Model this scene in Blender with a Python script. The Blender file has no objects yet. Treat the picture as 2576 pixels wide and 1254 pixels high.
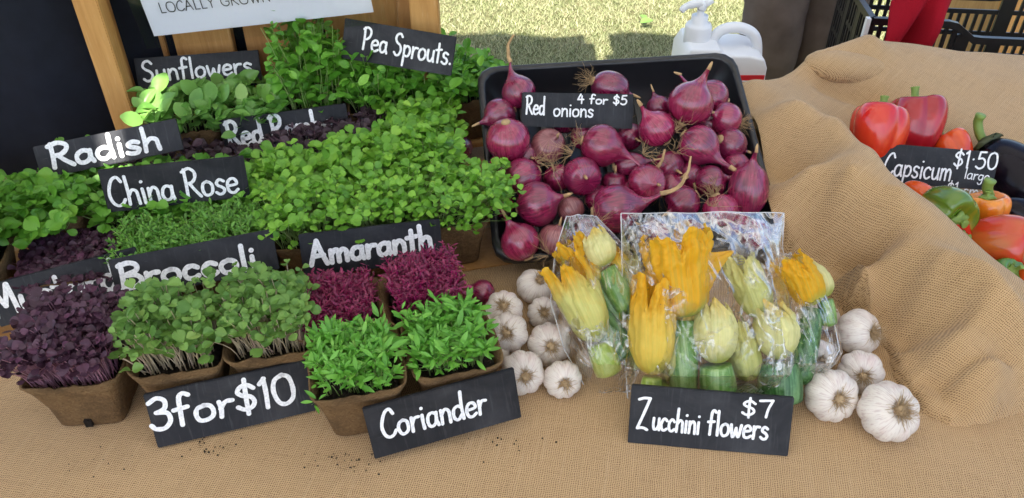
import bpy, bmesh, math, random
import numpy as np
from mathutils import Vector, Matrix, noise
R = math.radians
random.seed(7); rng = np.random.default_rng(7)
S = bpy.context.scene
C = S.collection

# ------------------------------------------------------------------ camera, sky, sun, exposure
CAM_H, PITCH, FOC = 0.63, R(37), 1983.0/2576.0        # table top is z = 0
cam = bpy.data.cameras.new('camera'); cam.sensor_width = 36; cam.lens = 36*FOC; cam.clip_start = .02; cam.clip_end = 400
co = bpy.data.objects.new('camera', cam); C.objects.link(co)
co.location = (0, 0, CAM_H); co.rotation_euler = (R(90)-PITCH, 0, 0); S.camera = co
SUN_EL, SUN_AZ = R(56), R(-14)                          # sun behind the viewer; azimuth measured from -y towards -x
sun_vec = Vector((math.sin(SUN_AZ)*math.cos(SUN_EL), -math.cos(SUN_AZ)*math.cos(SUN_EL), math.sin(SUN_EL)))
W = bpy.data.worlds.new('World'); S.world = W; W.use_nodes = True
nt = W.node_tree; bg = nt.nodes['Background']; sky = nt.nodes.new('ShaderNodeTexSky')
sky.sky_type = 'NISHITA'; sky.sun_disc = False; sky.sun_elevation = SUN_EL
sky.sun_rotation = math.atan2(sun_vec.x, sun_vec.y); sky.air_density = 1.0; sky.dust_density = 2.5; sky.ozone_density = 1.0
nt.links.new(sky.outputs[0], bg.inputs[0]); bg.inputs[1].default_value = .12
sl = bpy.data.lights.new('sun', 'SUN'); sl.energy = 4.6; sl.angle = R(.5); sl.color = (1, .95, .87)
so = bpy.data.objects.new('sun', sl); C.objects.link(so); so.rotation_euler = sun_vec.to_track_quat('Z', 'Y').to_euler()
S.view_settings.view_transform = 'Standard'; S.view_settings.look = 'None'; S.view_settings.gamma = 1
S.view_settings.exposure = 1.75
S.cycles.max_bounces = 10; S.cycles.transparent_max_bounces = 24; S.cycles.diffuse_bounces = 5

# ------------------------------------------------------------------ helpers
CT, ST = math.cos(PITCH), math.sin(PITCH)
def ray(px, py):
    u = (px-1288)/1983; v = -(py-627)/1983
    return Vector((u, CT+v*ST, -ST+v*CT))
O0 = Vector((0, 0, CAM_H))
def atz(px, py, z=0.): r = ray(px, py); return O0 + r*((z-CAM_H)/r.z)
def aty(px, py, y): r = ray(px, py); return O0 + r*(y/r.y)
def atd(px, py, d): return O0 + ray(px, py)*d
def depth(p): return p.y*CT - (p.z-CAM_H)*ST
def onplane(px, py, p0, n):
    r = ray(px, py); return O0 + r*((p0-O0).dot(n)/r.dot(n))

def tag(o, label=None, cat=None, group=None, kind=None):
    for k, v in (('label', label), ('category', cat), ('group', group), ('kind', kind)):
        if v: o[k] = v
    return o
def thing(name, label, cat, loc=(0, 0, 0), group=None, rot=None):
    o = bpy.data.objects.new(name, None); C.objects.link(o); o.location = loc
    o.empty_display_size = .02
    if rot is not None: o.rotation_euler = rot
    return tag(o, label, cat, group)
def link(name, me, mat, parent=None, mtx=None, smooth=True):
    o = bpy.data.objects.new(name, me); C.objects.link(o)
    if mat is not None: me.materials.append(mat)
    if smooth: me.polygons.foreach_set('use_smooth', [True]*len(me.polygons))
    if parent is not None: o.parent = parent
    if mtx is not None: o.matrix_local = mtx
    return o
class MB:
    """collects shapes into one mesh"""
    def __init__(s): s.v = []; s.f = []; s.uv = None
    def add(s, v, f):
        n = len(s.v); s.v += [tuple(p) for p in v]; s.f += [tuple(i+n for i in q) for q in f]; return s
    def box(s, a, b, M=None, bev=0):
        bm = bmesh.new(); bmesh.ops.create_cube(bm, size=1)
        for w in bm.verts: w.co = Vector([a[i]+(w.co[i]+.5)*(b[i]-a[i]) for i in range(3)])
        if bev: bmesh.ops.bevel(bm, geom=bm.edges[:], offset=bev, segments=2, affect='EDGES')
        bm.verts.index_update()
        v = [w.co.copy() for w in bm.verts]; f = [[w.index for w in q.verts] for q in bm.faces]; bm.free()
        if M is not None: v = [M @ p for p in v]
        return s.add(v, f)
    def tube(s, pts, rad, n=6, cap=True):
        pts = [Vector(p) for p in pts]; m = len(pts)
        if not hasattr(rad, '__len__'): rad = [rad]*m
        V = []; F = []; up = None
        for i, p in enumerate(pts):
            t = (pts[min(i+1, m-1)]-pts[max(i-1, 0)]).normalized()
            if up is None: up = t.orthogonal().normalized()
            up = (up-t*up.dot(t)).normalized() if (up-t*up.dot(t)).length > 1e-6 else t.orthogonal().normalized()
            w = t.cross(up)
            V += [p+(up*math.cos(a)+w*math.sin(a))*rad[i] for a in [2*math.pi*k/n for k in range(n)]]
        for i in range(m-1):
            for k in range(n): F.append((i*n+k, i*n+(k+1) % n, (i+1)*n+(k+1) % n, (i+1)*n+k))
        if cap: F += [tuple(range(n))[::-1], tuple(range((m-1)*n, m*n))]
        return s.add(V, F)
    def lathe(s, prof, n=32, fn=None, M=None, cap=True):
        """prof [(r,z)]; fn(r,z,a,i)->Vector"""
        V = []; F = []; m = len(prof)
        for i, (r, z) in enumerate(prof):
            for k in range(n):
                a = 2*math.pi*k/n
                p = fn(r, z, a, i) if fn else Vector((r*math.cos(a), r*math.sin(a), z))
                V.append(M @ p if M is not None else p)
        for i in range(m-1):
            for k in range(n): F.append((i*n+k, i*n+(k+1) % n, (i+1)*n+(k+1) % n, (i+1)*n+k))
        if cap: F += [tuple(range(n))[::-1], tuple(range((m-1)*n, m*n))]
        return s.add(V, F)
    def grid(s, fn, nu, nv):
        V = [fn(i/nu, j/nv) for j in range(nv+1) for i in range(nu+1)]
        F = [(j*(nu+1)+i, j*(nu+1)+i+1, (j+1)*(nu+1)+i+1, (j+1)*(nu+1)+i) for j in range(nv) for i in range(nu)]
        return s.add(V, F)
    def mesh(s, name):
        me = bpy.data.meshes.new(name); me.from_pydata(s.v, [], s.f); me.update(); return me
    def build(s, name, mat, parent=None, mtx=None, smooth=True):
        return link(name, s.mesh(name), mat, parent, mtx, smooth)
def nz(p, sc=1., seed=0.): return noise.noise(Vector(p)*sc+Vector((seed, seed*.7, -seed)))
def rnd(a, b): return random.uniform(a, b)
def smooth(pts, k=5):
    """Catmull-Rom through the points"""
    pts = [Vector(p) for p in pts]
    if len(pts) < 3: return pts
    P = [pts[0]*2-pts[1]]+pts+[pts[-1]*2-pts[-2]]; out = []
    for i in range(1, len(P)-2):
        for j in range(k):
            t = j/k; a, b, c, d = P[i-1:i+3]
            out.append(.5*((2*b)+(c-a)*t+(2*a-5*b+4*c-d)*t*t+(3*b-a-3*c+d)*t**3))
    return out+[pts[-1]]
def frame(z, x=None):
    """rotation matrix whose Z looks along z"""
    z = Vector(z).normalized(); x = Vector(x) if x is not None else z.orthogonal()
    x = (x-z*x.dot(z)).normalized(); y = z.cross(x)
    return Matrix((x, y, z)).transposed().to_4x4()

# ------------------------------------------------------------------ materials
class NT:
    def __init__(s, name):
        s.m = bpy.data.materials.new(name); s.m.use_nodes = True; s.t = s.m.node_tree; s.t.nodes.clear()
        s.out = s.n('OutputMaterial')
    def n(s, t, **k):
        d = s.t.nodes.new('ShaderNode'+t)
        for a, b in k.items(): setattr(d, a, b)
        return d
    def l(s, a, b): s.t.links.new(a, b)
    def set(s, i, v):
        if hasattr(v, 'is_linked'): s.l(v, i)
        else: i.default_value = v
    def pr(s, base, rough=.6, spec=.5, **k):
        p = s.n('BsdfPrincipled'); s.set(p.inputs['Base Color'], base if hasattr(base, 'is_linked') else (*base, 1))
        s.set(p.inputs['Roughness'], rough); s.set(p.inputs['Specular IOR Level'], spec)
        for a, b in k.items(): s.set(p.inputs[a.replace('_', ' ')], b)
        return p
    def tc(s, w='Object'): return s.n('TexCoord').outputs[w]
    def map(s, v, sc=(1, 1, 1), rot=(0, 0, 0), loc=(0, 0, 0)):
        d = s.n('Mapping'); s.l(v, d.inputs[0]); d.inputs['Scale'].default_value = sc; d.inputs['Rotation'].default_value = rot
        d.inputs['Location'].default_value = loc; return d.outputs[0]
    def noise(s, v, sc, det=4, rough=.6, dist=0.):
        d = s.n('TexNoise'); s.l(v, d.inputs['Vector']); d.inputs['Scale'].default_value = sc; d.inputs['Detail'].default_value = det
        d.inputs['Roughness'].default_value = rough; d.inputs['Distortion'].default_value = dist; return d.outputs[0]
    def wave(s, v, sc, dist=0., dsc=1., d='X'):
        w = s.n('TexWave', bands_direction=d); s.l(v, w.inputs[0]); w.inputs['Scale'].default_value = sc
        w.inputs['Distortion'].default_value = dist; w.inputs['Detail Scale'].default_value = dsc; return w.outputs['Fac']
    def ramp(s, v, stops, mode='LINEAR'):
        r = s.n('ValToRGB'); s.l(v, r.inputs[0]); e = r.color_ramp.elements; r.color_ramp.interpolation = mode
        while len(e) < len(stops): e.new(.5)
        for i, (p, c) in enumerate(stops): e[i].position = p; e[i].color = (*c, 1) if hasattr(c, '__len__') else (c, c, c, 1)
        return r.outputs[0]
    def mix(s, f, a, b, mode='MIX'):
        d = s.n('Mix', data_type='RGBA', blend_type=mode); s.set(d.inputs[0], f)
        s.set(d.inputs[6], a if hasattr(a, 'is_linked') else (*a, 1)); s.set(d.inputs[7], b if hasattr(b, 'is_linked') else (*b, 1)); return d.outputs[2]
    def math(s, op, a, b=0.):
        d = s.n('Math', operation=op); s.set(d.inputs[0], a); s.set(d.inputs[1], b); return d.outputs[0]
    def bump(s, h, st=.3, dist=.002):
        b = s.n('Bump'); s.l(h, b.inputs['Height']); b.inputs['Strength'].default_value = st; b.inputs['Distance'].default_value = dist; return b.outputs[0]
    def fin(s, sh, disp=None): s.l(sh.outputs[0], s.out.inputs[0]); return s.m
def plain(name, col, rough=.6, spec=.4, nsc=60, amt=.25, bump=.15, bdist=.001):
    t = NT(name); v = t.tc(); f = t.noise(v, nsc)
    c = t.mix(f, tuple(x*(1-amt) for x in col), tuple(min(1, x*(1+amt)) for x in col))
    p = t.pr(c, rough, spec); t.l(t.bump(f, bump, bdist), p.inputs['Normal']); return t.fin(p)
def mat_burlap(name, tint=1.):
    t = NT(name); uv = t.map(t.tc('UV'), rot=(0, 0, R(11)))
    K = 2*math.pi/20/.00205                                                    # about 1.6 mm between threads
    wob = t.noise(uv, 55, 3, .6)
    wv = t.n('VectorMath', operation='ADD'); t.l(uv, wv.inputs[0]); nd = t.n('TexNoise'); t.l(uv, nd.inputs['Vector']); nd.inputs['Scale'].default_value = 130; nd.inputs['Detail'].default_value = 2
    sc3 = t.n('VectorMath', operation='SCALE'); t.l(nd.outputs['Color'], sc3.inputs[0]); sc3.inputs['Scale'].default_value = .0030; t.l(sc3.outputs[0], wv.inputs[1])
    a = t.wave(wv.outputs[0], K, 0, .6, 'X'); b = t.wave(wv.outputs[0], K, 0, .6, 'Y')
    nx = t.noise(t.map(uv, (900, 22, 1)), 1, 2); ny = t.noise(t.map(uv, (22, 900, 1)), 1, 2)
    thread = t.math('MAXIMUM', t.math('MULTIPLY', a, nx), t.math('MULTIPLY', b, ny))
    f = t.math('MULTIPLY', thread, 1.9)
    big = t.noise(uv, 4, 3)
    c0 = t.mix(big, (.47*tint, .305*tint, .152*tint), (.57*tint, .38*tint, .200*tint))
    c = t.mix(t.ramp(f, [(.20, 0.), (.74, 1.)]), (.135, .068, .026), c0)
    sl_ = t.noise(t.map(uv, (300, 10, 1)), 1, 1)
    c = t.mix(t.ramp(sl_, [(.60, 0.), (.72, .16)]), c, (.62, .45, .27))
    p = t.pr(c, .9, .15, Sheen_Weight=.15)
    t.l(t.bump(f, .55, .0008), p.inputs['Normal']); return t.fin(p)
def mat_board(name, base=(.011, .0115, .015), grain=.4):
    t = NT(name); v = t.tc(); sm = t.noise(v, 14, 5, .65, .6); gr = t.noise(t.map(v, (260, 22, 60)), 1, 4)
    c = t.mix(t.ramp(sm, [(.42, 0.), (.75, .8)]), base, (.048, .049, .055))
    c = t.mix(t.ramp(gr, [(.55, 0.), (.8, grain)]), c, (.085, .088, .095))
    sc = t.noise(t.map(v, (30, 420, 60), (0, 0, .5)), 1, 3); c = t.mix(t.ramp(sc, [(.70, 0.), (.76, .5)]), c, (.16, .16, .17))
    p = t.pr(c, .55, .28); t.l(t.bump(gr, .35, .0006), p.inputs['Normal']); return t.fin(p)
def mat_chalk():
    t = NT('white paint'); v = t.tc(); f = t.noise(v, 420, 3)
    c = t.mix(t.ramp(f, [(.3, 0.), (.6, 1.)]), (.62, .62, .64), (.86, .86, .87)); return t.fin(t.pr(c, .6, .3))
def mat_wood(name, a, b, sc=(3, 3, .35), rot=(0, 0, 0)):
    t = NT(name); v = t.map(t.tc(), sc, rot); f = t.noise(v, 14, 6, .65, 1.5); g = t.noise(v, 90, 2)
    kn = t.noise(t.tc(), 7, 2)
    c = t.mix(t.ramp(f, [(.3, 0.), (.7, 1.)]), a, b); c = t.mix(t.ramp(kn, [(.62, 0.), (.8, .6)]), c, tuple(x*.45 for x in a))
    c = t.mix(t.ramp(g, [(.6, 0.), (.8, .25)]), c, (.8, .6, .35))
    p = t.pr(c, .62, .35); t.l(t.bump(g, .3, .001), p.inputs['Normal']); return t.fin(p)
def mat_leaf(name, a, b, rough=.42, trans=.22, spec=.4, tcol=None, vein=0.):
    t = NT(name); g = t.n('NewGeometry'); r = g.outputs['Random Per Island']
    c = t.ramp(r, [(0., a), (.5, tuple((x+y)/2 for x, y in zip(a, b))), (.93, b), (1., (b[0]*1.35, b[1]*1.1, b[2]*1.3))])
    f = t.noise(t.tc(), 160, 2); c = t.mix(t.ramp(f, [(.35, 0.), (.7, .35)]), c, b)
    p = t.pr(c, rough, spec); t.l(t.bump(f, .25, .001), p.inputs['Normal'])
    tr = t.n('BsdfTranslucent'); t.set(tr.inputs[0], (*(tcol or tuple(min(1, x*1.5) for x in b)), 1))
    m = t.n('MixShader'); m.inputs[0].default_value = trans; t.l(p.outputs[0], m.inputs[1]); t.l(tr.outputs[0], m.inputs[2]); return t.fin(m)
def mat_onion(name, a, b, c3, rough=.22, dull=0.):
    t = NT(name); v = t.tc(); sx = t.n('SeparateXYZ'); t.l(v, sx.inputs[0])
    cx = t.n('CombineXYZ'); t.l(sx.outputs[0], cx.inputs[0]); t.l(sx.outputs[1], cx.inputs[1])
    nm = t.n('VectorMath', operation='NORMALIZE'); t.l(cx.outputs[0], nm.inputs[0])
    zz = t.n('CombineXYZ'); t.l(t.math('MULTIPLY', sx.outputs[2], 5.), zz.inputs[2])
    ad = t.n('VectorMath', operation='ADD'); t.l(nm.outputs[0], ad.inputs[0]); t.l(zz.outputs[0], ad.inputs[1])
    oi = t.n('ObjectInfo'); rr = t.n('CombineXYZ'); t.l(t.math('MULTIPLY', oi.outputs['Random'], 37.), rr.inputs[0])
    ad2 = t.n('VectorMath', operation='ADD'); t.l(ad.outputs[0], ad2.inputs[0]); t.l(rr.outputs[0], ad2.inputs[1])
    f = t.noise(ad2.outputs[0], 13, 3, .6); bl = t.noise(v, 38, 3)
    c = t.mix(t.ramp(f, [(.38, 0.), (.62, 1.)]), a, b); c = t.mix(t.ramp(bl, [(.48, 0.), (.7, .55)]), c, c3)
    c = t.mix(t.math('MULTIPLY', oi.outputs['Random'], .45), c, tuple(x*.45 for x in a))
    p = t.pr(c, t.ramp(bl, [(.4, rough), (.75, rough+.25)]), .6, Coat_Weight=.7, Coat_Roughness=.12)
    t.l(t.bump(f, .25, .0015), p.inputs['Normal']); return t.fin(p)
def mat_garlic():
    t = NT('garlic skin'); v = t.tc(); sx = t.n('SeparateXYZ'); t.l(v, sx.inputs[0])
    cx = t.n('CombineXYZ'); t.l(sx.outputs[0], cx.inputs[0]); t.l(sx.outputs[1], cx.inputs[1])
    nm = t.n('VectorMath', operation='NORMALIZE'); t.l(cx.outputs[0], nm.inputs[0])
    zz = t.n('CombineXYZ'); t.l(t.math('MULTIPLY', sx.outputs[2], 9.), zz.inputs[2])
    ad = t.n('VectorMath', operation='ADD'); t.l(nm.outputs[0], ad.inputs[0]); t.l(zz.outputs[0], ad.inputs[1])
    f = t.noise(ad.outputs[0], 17, 3); b = t.noise(v, 45, 3); oi = t.n('ObjectInfo')
    c = t.mix(t.ramp(f, [(.36, 0.), (.5, 1.)]), (.54, .44, .40), (.69, .63, .56))
    pk = t.math('MULTIPLY', t.ramp(b, [(.5, 0.), (.75, 1.)]), t.math('MULTIPLY', oi.outputs['Random'], .55))
    c = t.mix(pk, c, (.55, .36, .36))
    p = t.pr(c, .5, .35, Subsurface_Weight=.08); p.inputs['Subsurface Radius'].default_value = (.01, .008, .006)
    t.l(t.bump(f, .4, .0012), p.inputs['Normal']); return t.fin(p)
def mat_pepper(name, a, b, lo=.45, hi=.6, sc=16):
    t = NT(name); f = t.noise(t.tc(), sc, 3, .5, .6); c = t.mix(t.ramp(f, [(lo, 0.), (hi, 1.)]), a, b)
    g = t.noise(t.tc(), 60, 2)
    p = t.pr(c, .2, .55, Coat_Weight=.35, Coat_Roughness=.08); t.l(t.bump(g, .18, .0015), p.inputs['Normal']); return t.fin(p)
def mat_film(name, base=.0, gain=.34, rough=.13, crease=.55):
    t = NT(name); f1 = t.noise(t.tc(), 26, 3, .55, 1.0); f2 = t.noise(t.map(t.tc(), (60, 14, 30), (0, 0, .5)), 1., 2, .5, .8)
    h = t.math('ADD', f1, f2); nb = t.bump(h, .22, .004)
    rid = t.math('ABSOLUTE', t.math('SUBTRACT', t.noise(t.map(t.tc(), (34, 16, 30), (.3, .2, .7)), 1., 3, .55, 1.6), .5))
    msk = t.math('MULTIPLY', t.ramp(rid, [(.0, 1.), (.075, 0.)]), t.ramp(t.noise(t.tc(), 13, 2), [(.42, 0.), (.54, 1.)]))
    g = t.n('BsdfGlossy'); g.inputs['Roughness'].default_value = rough; g.inputs[0].default_value = (1, 1, 1, 1); t.l(nb, g.inputs['Normal'])
    tr = t.n('BsdfTransparent'); tr.inputs[0].default_value = (.98, .985, .99, 1)
    fr = t.n('Fresnel'); fr.inputs[0].default_value = 1.45
    fac = t.math('MINIMUM', t.math('ADD', t.math('MULTIPLY', fr.outputs[0], gain), base), .9)
    m = t.n('MixShader'); t.l(fac, m.inputs[0]); t.l(tr.outputs[0], m.inputs[1]); t.l(g.outputs[0], m.inputs[2])
    g2 = t.n('BsdfGlossy'); g2.inputs['Roughness'].default_value = .42; t.l(t.bump(h, 1., .02), g2.inputs['Normal'])      # white glints on film folds, masked in by noise
    m2 = t.n('MixShader'); t.l(t.math('MULTIPLY', msk, crease), m2.inputs[0]); t.l(m.outputs[0], m2.inputs[1]); t.l(g2.outputs[0], m2.inputs[2]); return t.fin(m2)
M = dict(
    burlap=mat_burlap('burlap'), board=mat_board('painted board'), board2=mat_board('weathered board', (.013, .014, .019), .7), chalk=mat_chalk(),
    pine=mat_wood('pine', (.42, .20, .055), (.60, .33, .11)), pinedk=mat_wood('aged pine', (.36, .17, .05), (.50, .26, .09)),
    black=plain('black plastic', (.012, .012, .014), .32, .5, 90, .3, .1), tarp=plain('dark cloth', (.010, .012, .020), .85, .2, 40, .4, .3),
    soil=plain('soil', (.018, .013, .010), .95, .2, 220, .8, 1., .004), dry=plain('dry root', (.40, .27, .14), .85, .2, 200, .35),
    drygarlic=plain('garlic roots', (.46, .33, .19), .9, .2, 200, .35), stemtip=plain('dry stalk', (.46, .30, .15), .8, .2, 120, .4),
    white=plain('white plastic', (.74, .75, .76), .35, .5, 30, .04, .05), red=plain('red label', (.62, .02, .03), .5, .4, 60, .1),
    redcloth=plain('red cloth', (.30, .006, .016), .9, .15, 400, .25, .4), blue=plain('blue label', (.03, .09, .35), .5),
    trouser=plain('brown trousers', (.15, .115, .095), .85, .2, 30, .3, .3), shirt=plain('grey shirt', (.18, .19, .21), .9), skin=plain('skin', (.55, .33, .24), .5),
    hair=plain('dark hair', (.02, .014, .01), .6), shoe=plain('shoe leather', (.03, .024, .02), .5), paper=plain('white paper', (.74, .76, .82), .6, .3, 40, .03, .05),
    ink=plain('black ink', (.02, .02, .025), .6), film=mat_film('clear film'), sleeve=mat_film('laminate', .02, 1., .12, .0),
    garlic=mat_garlic(), canopy=None)
def mat_pot():
    t = NT('peat fibre'); v = t.tc(); f = t.noise(v, 230, 4, .7, 1.); g = t.noise(v, 28, 4)
    c = t.mix(t.ramp(f, [(.3, 0.), (.7, 1.)]), (.105, .058, .024), (.235, .145, .070)); c = t.mix(t.ramp(g, [(.45, 0.), (.72, .7)]), c, (.062, .036, .018))
    p = t.pr(c, .95, .15); t.l(t.bump(f, .9, .002), p.inputs['Normal']); return t.fin(p)
M['fibre'] = mat_pot()
t = NT('white canopy'); d_ = t.n('BsdfDiffuse'); d_.inputs[0].default_value = (.8, .8, .8, 1); tr_ = t.n('BsdfTranslucent'); tr_.inputs[0].default_value = (.85, .85, .85, 1)
m_ = t.n('MixShader'); m_.inputs[0].default_value = .5; t.l(d_.outputs[0], m_.inputs[1]); t.l(tr_.outputs[0], m_.inputs[2]); M['canopy'] = t.fin(m_)
L = dict(
    radish=mat_leaf('radish leaf', (.038, .155, .012), (.165, .38, .042)), rocket=mat_leaf('broad leaf', (.055, .18, .012), (.225, .46, .048)),
    broc=mat_leaf('grey green leaf', (.050, .14, .020), (.20, .35, .075), .5), mustard=mat_leaf('purple leaf', (.030, .012, .022), (.085, .034, .058), .5, .08, .35, (.12, .03, .06)),
    amar=mat_leaf('magenta leaf', (.10, .007, .030), (.24, .020, .075), .45, .15, .4, (.4, .02, .12)), cor=mat_leaf('coriander leaf', (.070, .24, .020), (.17, .42, .055)),
    cress=mat_leaf('cress leaf', (.060, .19, .022), (.15, .34, .045)), sun=mat_leaf('sunflower leaf', (.075, .21, .030), (.19, .38, .080), .35, .2, .45),
    pea=mat_leaf('pea leaf', (.035, .15, .010), (.17, .41, .045), .42), rambo=mat_leaf('dark purple leaf', (.022, .010, .016), (.060, .032, .045), .5, .08))
ST_ = dict(
    green=mat_leaf('green stem', (.19, .32, .07), (.34, .46, .16), .5, .15), pale=mat_leaf('pale stem', (.42, .34, .20), (.58, .48, .34), .5, .15), pink=mat_leaf('pink stem', (.42, .012, .13), (.70, .03, .26), .45, .2),
    purple=mat_leaf('purple stem', (.16, .05, .10), (.42, .22, .27), .5, .15))

# ------------------------------------------------------------------ the setting: lawn, canopy, table
g = MB().grid(lambda u, v: Vector((-60+120*u, -60+120*v, -.75+.02*nz((u*120, v*120, 0), .6))), 120, 120)
def mat_ground():
    t = NT('lawn soil'); v = t.tc(); f = t.noise(v, 9, 6, .7); h = t.noise(v, 120, 3, .7); k = t.noise(v, 1.3, 3)
    c = t.mix(t.ramp(f, [(.35, 0.), (.65, 1.)]), (.115, .125, .045), (.27, .235, .125)); c = t.mix(t.ramp(k, [(.45, 0.), (.65, .6)]), c, (.105, .145, .035))
    c = t.mix(t.ramp(h, [(.4, 0.), (.6, .7)]), c, (.07, .075, .03)); p = t.pr(c, .95, .1); t.l(t.bump(h, .8, .02), p.inputs['Normal']); return t.fin(p)
tag(g.build('ground', mat_ground()), kind='structure')
n = 150000
bx = rng.uniform(-.7, 3.2, n); by = 1.9+2.6*rng.random(n)
ph = rng.uniform(0, 6.28, n); hh = rng.uniform(.008, .024, n); wd = rng.uniform(.0011, .0024, n)
lx = rng.normal(0, .012, n); ly = rng.normal(0, .012, n); z0 = -.745
V = np.stack([np.stack([bx-wd*np.cos(ph), by-wd*np.sin(ph), np.full(n, z0)], 1), np.stack([bx+wd*np.cos(ph), by+wd*np.sin(ph), np.full(n, z0)], 1), np.stack([bx+lx, by+ly, z0+hh], 1)], 1).reshape(-1, 3)
me = bpy.data.meshes.new('grass'); me.from_pydata(V.tolist(), [], np.arange(n*3).reshape(-1, 3).tolist())
tag(link('grass', me, mat_leaf('grass blade', (.14, .19, .055), (.46, .45, .26), .6, .2, .2), smooth=False), 'short dry lawn grass in sun and shade', 'grass', kind='stuff')
cz = 1.45                                                                # unseen stall roof; slot and edge notches added to place sun patches
cb = MB(); xs_ = [-1.9, -.726, -.700]+[-.66+.035*k for k in range(58)]
for k in range(len(xs_)-1):
    x0, x1 = xs_[k], xs_[k+1]; xm = (x0+x1)/2; ye = 2.0+.05*nz((xm*3, 0, 0))+.03*nz((xm*11, 4, 0))-.45*math.exp(-((xm-.03)/.035)**2)-.30*max(0, min(1, (xm-.85)/.2))
    if k == 1: cb.box((x0, -1.15, cz), (x1-.0005, -.05, cz+.004)); cb.box((x0, .20, cz), (x1-.0005, ye, cz+.004))
    else: cb.box((x0, -1.15, cz), (x1-.0005, ye, cz+.004))
tag(cb.build('stall_canopy', M['canopy'], smooth=False), 'white fabric roof stretched over the market stall', 'canopy')
# table under the cloth
tb = thing('trestle_table', 'trestle table carrying the whole display under burlap cloth', 'table', (0, .68, -.75))
MB().box((-1.15, -.52, .715), (1.15, .52, .745)).build('table_top', M['pinedk'], tb, smooth=False)
for sx in (-1.05, 1.05):
    for sy in (-.45, .45): MB().box((sx-.03, sy-.03, 0), (sx+.03, sy+.03, .713)).build('leg', M['pinedk'], tb, smooth=False)
def uvmesh(mb, uvs, name, mat):
    me = mb.mesh(name); ul = me.uv_layers.new(name='UVMap'); vi = np.zeros(len(me.loops), dtype=np.int32); me.loops.foreach_get('vertex_index', vi)
    ul.data.foreach_set('uv', np.asarray(uvs, dtype=np.float32)[vi].ravel()); return link(name, me, mat)
def tcloth(x, s):
    """s runs along the cloth from the front hang over the top to the back hang"""
    rip = .0040*nz((x*4, s*5, 0)) + .0012*nz((x*14, s*12, 3))
    if s < 0: return Vector((x, .155+.012*nz((x*6, s*3, 1)), s))
    if s > 1.065: return Vector((x, 1.22+.01*nz((x*6, s*3, 1)), -(s-1.065)))
    e = min(s, 1.065-s); return Vector((x, .155+s, .0+rip-.012*math.exp(-e/.012)))
NX, NS = 170, 120
mb = MB(); uv = []
sv = [-.5+1.9*j/NS for j in range(NS+1)]
mb.grid(lambda u, v: tcloth(-1.18+2.36*u, -.5+1.9*v), NX, NS)
uv = [(-1.18+2.36*i/NX, -.5+1.9*j/NS) for j in range(NS+1) for i in range(NX+1)]
tag(uvmesh(mb, uv, 'tablecloth', M['burlap']), 'flat tan burlap cloth covering the table front', 'tablecloth')

# ------------------------------------------------------------------ burlap drape with a hollow for the peppers
TFL, TBL, TBR = Vector((-.022, .763, .035)), Vector((-.044, 1.030, .170)), Vector((.320, 1.063, .179))
TR_ = (TBR-TBL); TB_ = (TBL-TFL); TW, TL = TR_.length, TB_.length; tr = TR_.normalized(); tbk = (TB_-tr*TB_.dot(tr)).normalized(); tn = tr.cross(tbk)
pts = []
for px, py, z in [(2010, 700, .0), (2080, 760, -.004), (2175, 850, -.004), (2235, 950, -.004), (2300, 1045, -.004), (2400, 1075, -.006), (2576, 1035, -.006), (2760, 1000, -.006), (2000, 900, -.02), (2100, 1000, -.02), (2200, 1150, -.02), (2500, 1180, -.02),
                  (2200, 415, .130), (2270, 500, .125), (2300, 545, .120), (2380, 595, .112), (2450, 655, .103), (2576, 742, .088), (2740, 850, .08),
                  (1930, 205, .130), (2000, 190, .120), (2060, 152, .126), (2150, 104, .120), (2300, 90, .120), (2420, 112, .116), (2576, 186, .110), (2090, 212, .112), (2160, 235, .105),
                  (2000, 270, .145), (2100, 320, .132), (2040, 400, .135), (2130, 440, .136), (2150, 560, .126), (2070, 570, .098), (2200, 720, .075), (2330, 700, .098), (2300, 850, .050), (2400, 800, .07), (2500, 900, .058), (2620, 900, .05), (2400, 950, .030), (2260, 880, .012),
                  (2300, 200, .118), (2450, 250, .098), (2576, 300, .09), (2200, 260, .098)]:
    p = atz(px, py, z); pts.append((p.x, p.y, p.z))
for s in (0., .25, .5, .75, 1.):
    p = TFL+tr*(TW+.006)+tbk*TL*s; pts.append((p.x, p.y, p.z+(.018 if s < .4 else .002)-.045*s)); pts.append((p.x+.03, p.y, p.z+.006-.045*s))
pts += [(.33, 1.12, .125), (.32, 1.2, .07), (.42, 1.2, .09), (.31, 1.3, .0), (.46, .95, .080), (.56, .95, .068), (.66, .92, .055), (.50, .86, .060), (.58, .82, .035), (.62, .75, .02), (.70, .74, .025), (.76, .85, .045), (.82, .72, .03), (.90, .95, .08), (.9, 1.15, .1), (.95, .6, .07), (.33, .74, .035), (.31, .66, -.02)]
A = np.array(pts); xy, zz = A[:, :2], A[:, 2]
def tk(d2): return np.where(d2 > 1e-12, .5*d2*np.log(np.maximum(d2, 1e-12)), 0.)
D = tk(((xy[:, None]-xy[None])**2).sum(-1)); N_ = len(A); Pm = np.c_[np.ones(N_), xy]
Kmat = np.block([[D+np.eye(N_)*3e-4, Pm], [Pm.T, np.zeros((3, 3))]]); sol = np.linalg.solve(Kmat, np.r_[zz, 0, 0, 0]); wts, aff = sol[:N_], sol[N_:]
folds = []                                                               # soft folds: start, end, height, width
def fold(a, b, amp, w, za=.1, zb=.1): p, q = atz(*a, za), atz(*b, zb); folds.append((p.x, p.y, q.x, q.y, amp, w))
fold((1975, 535), (2120, 490), -.016, .013, .10, .135); fold((1985, 500), (2120, 452), .012, .013, .11, .135); fold((2120, 452), (2245, 500), .013, .012, .135, .125); fold((2120, 490), (2235, 535), -.032, .009, .135, .125); fold((2150, 445), (2240, 500), .007, .012, .14, .125)
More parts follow.
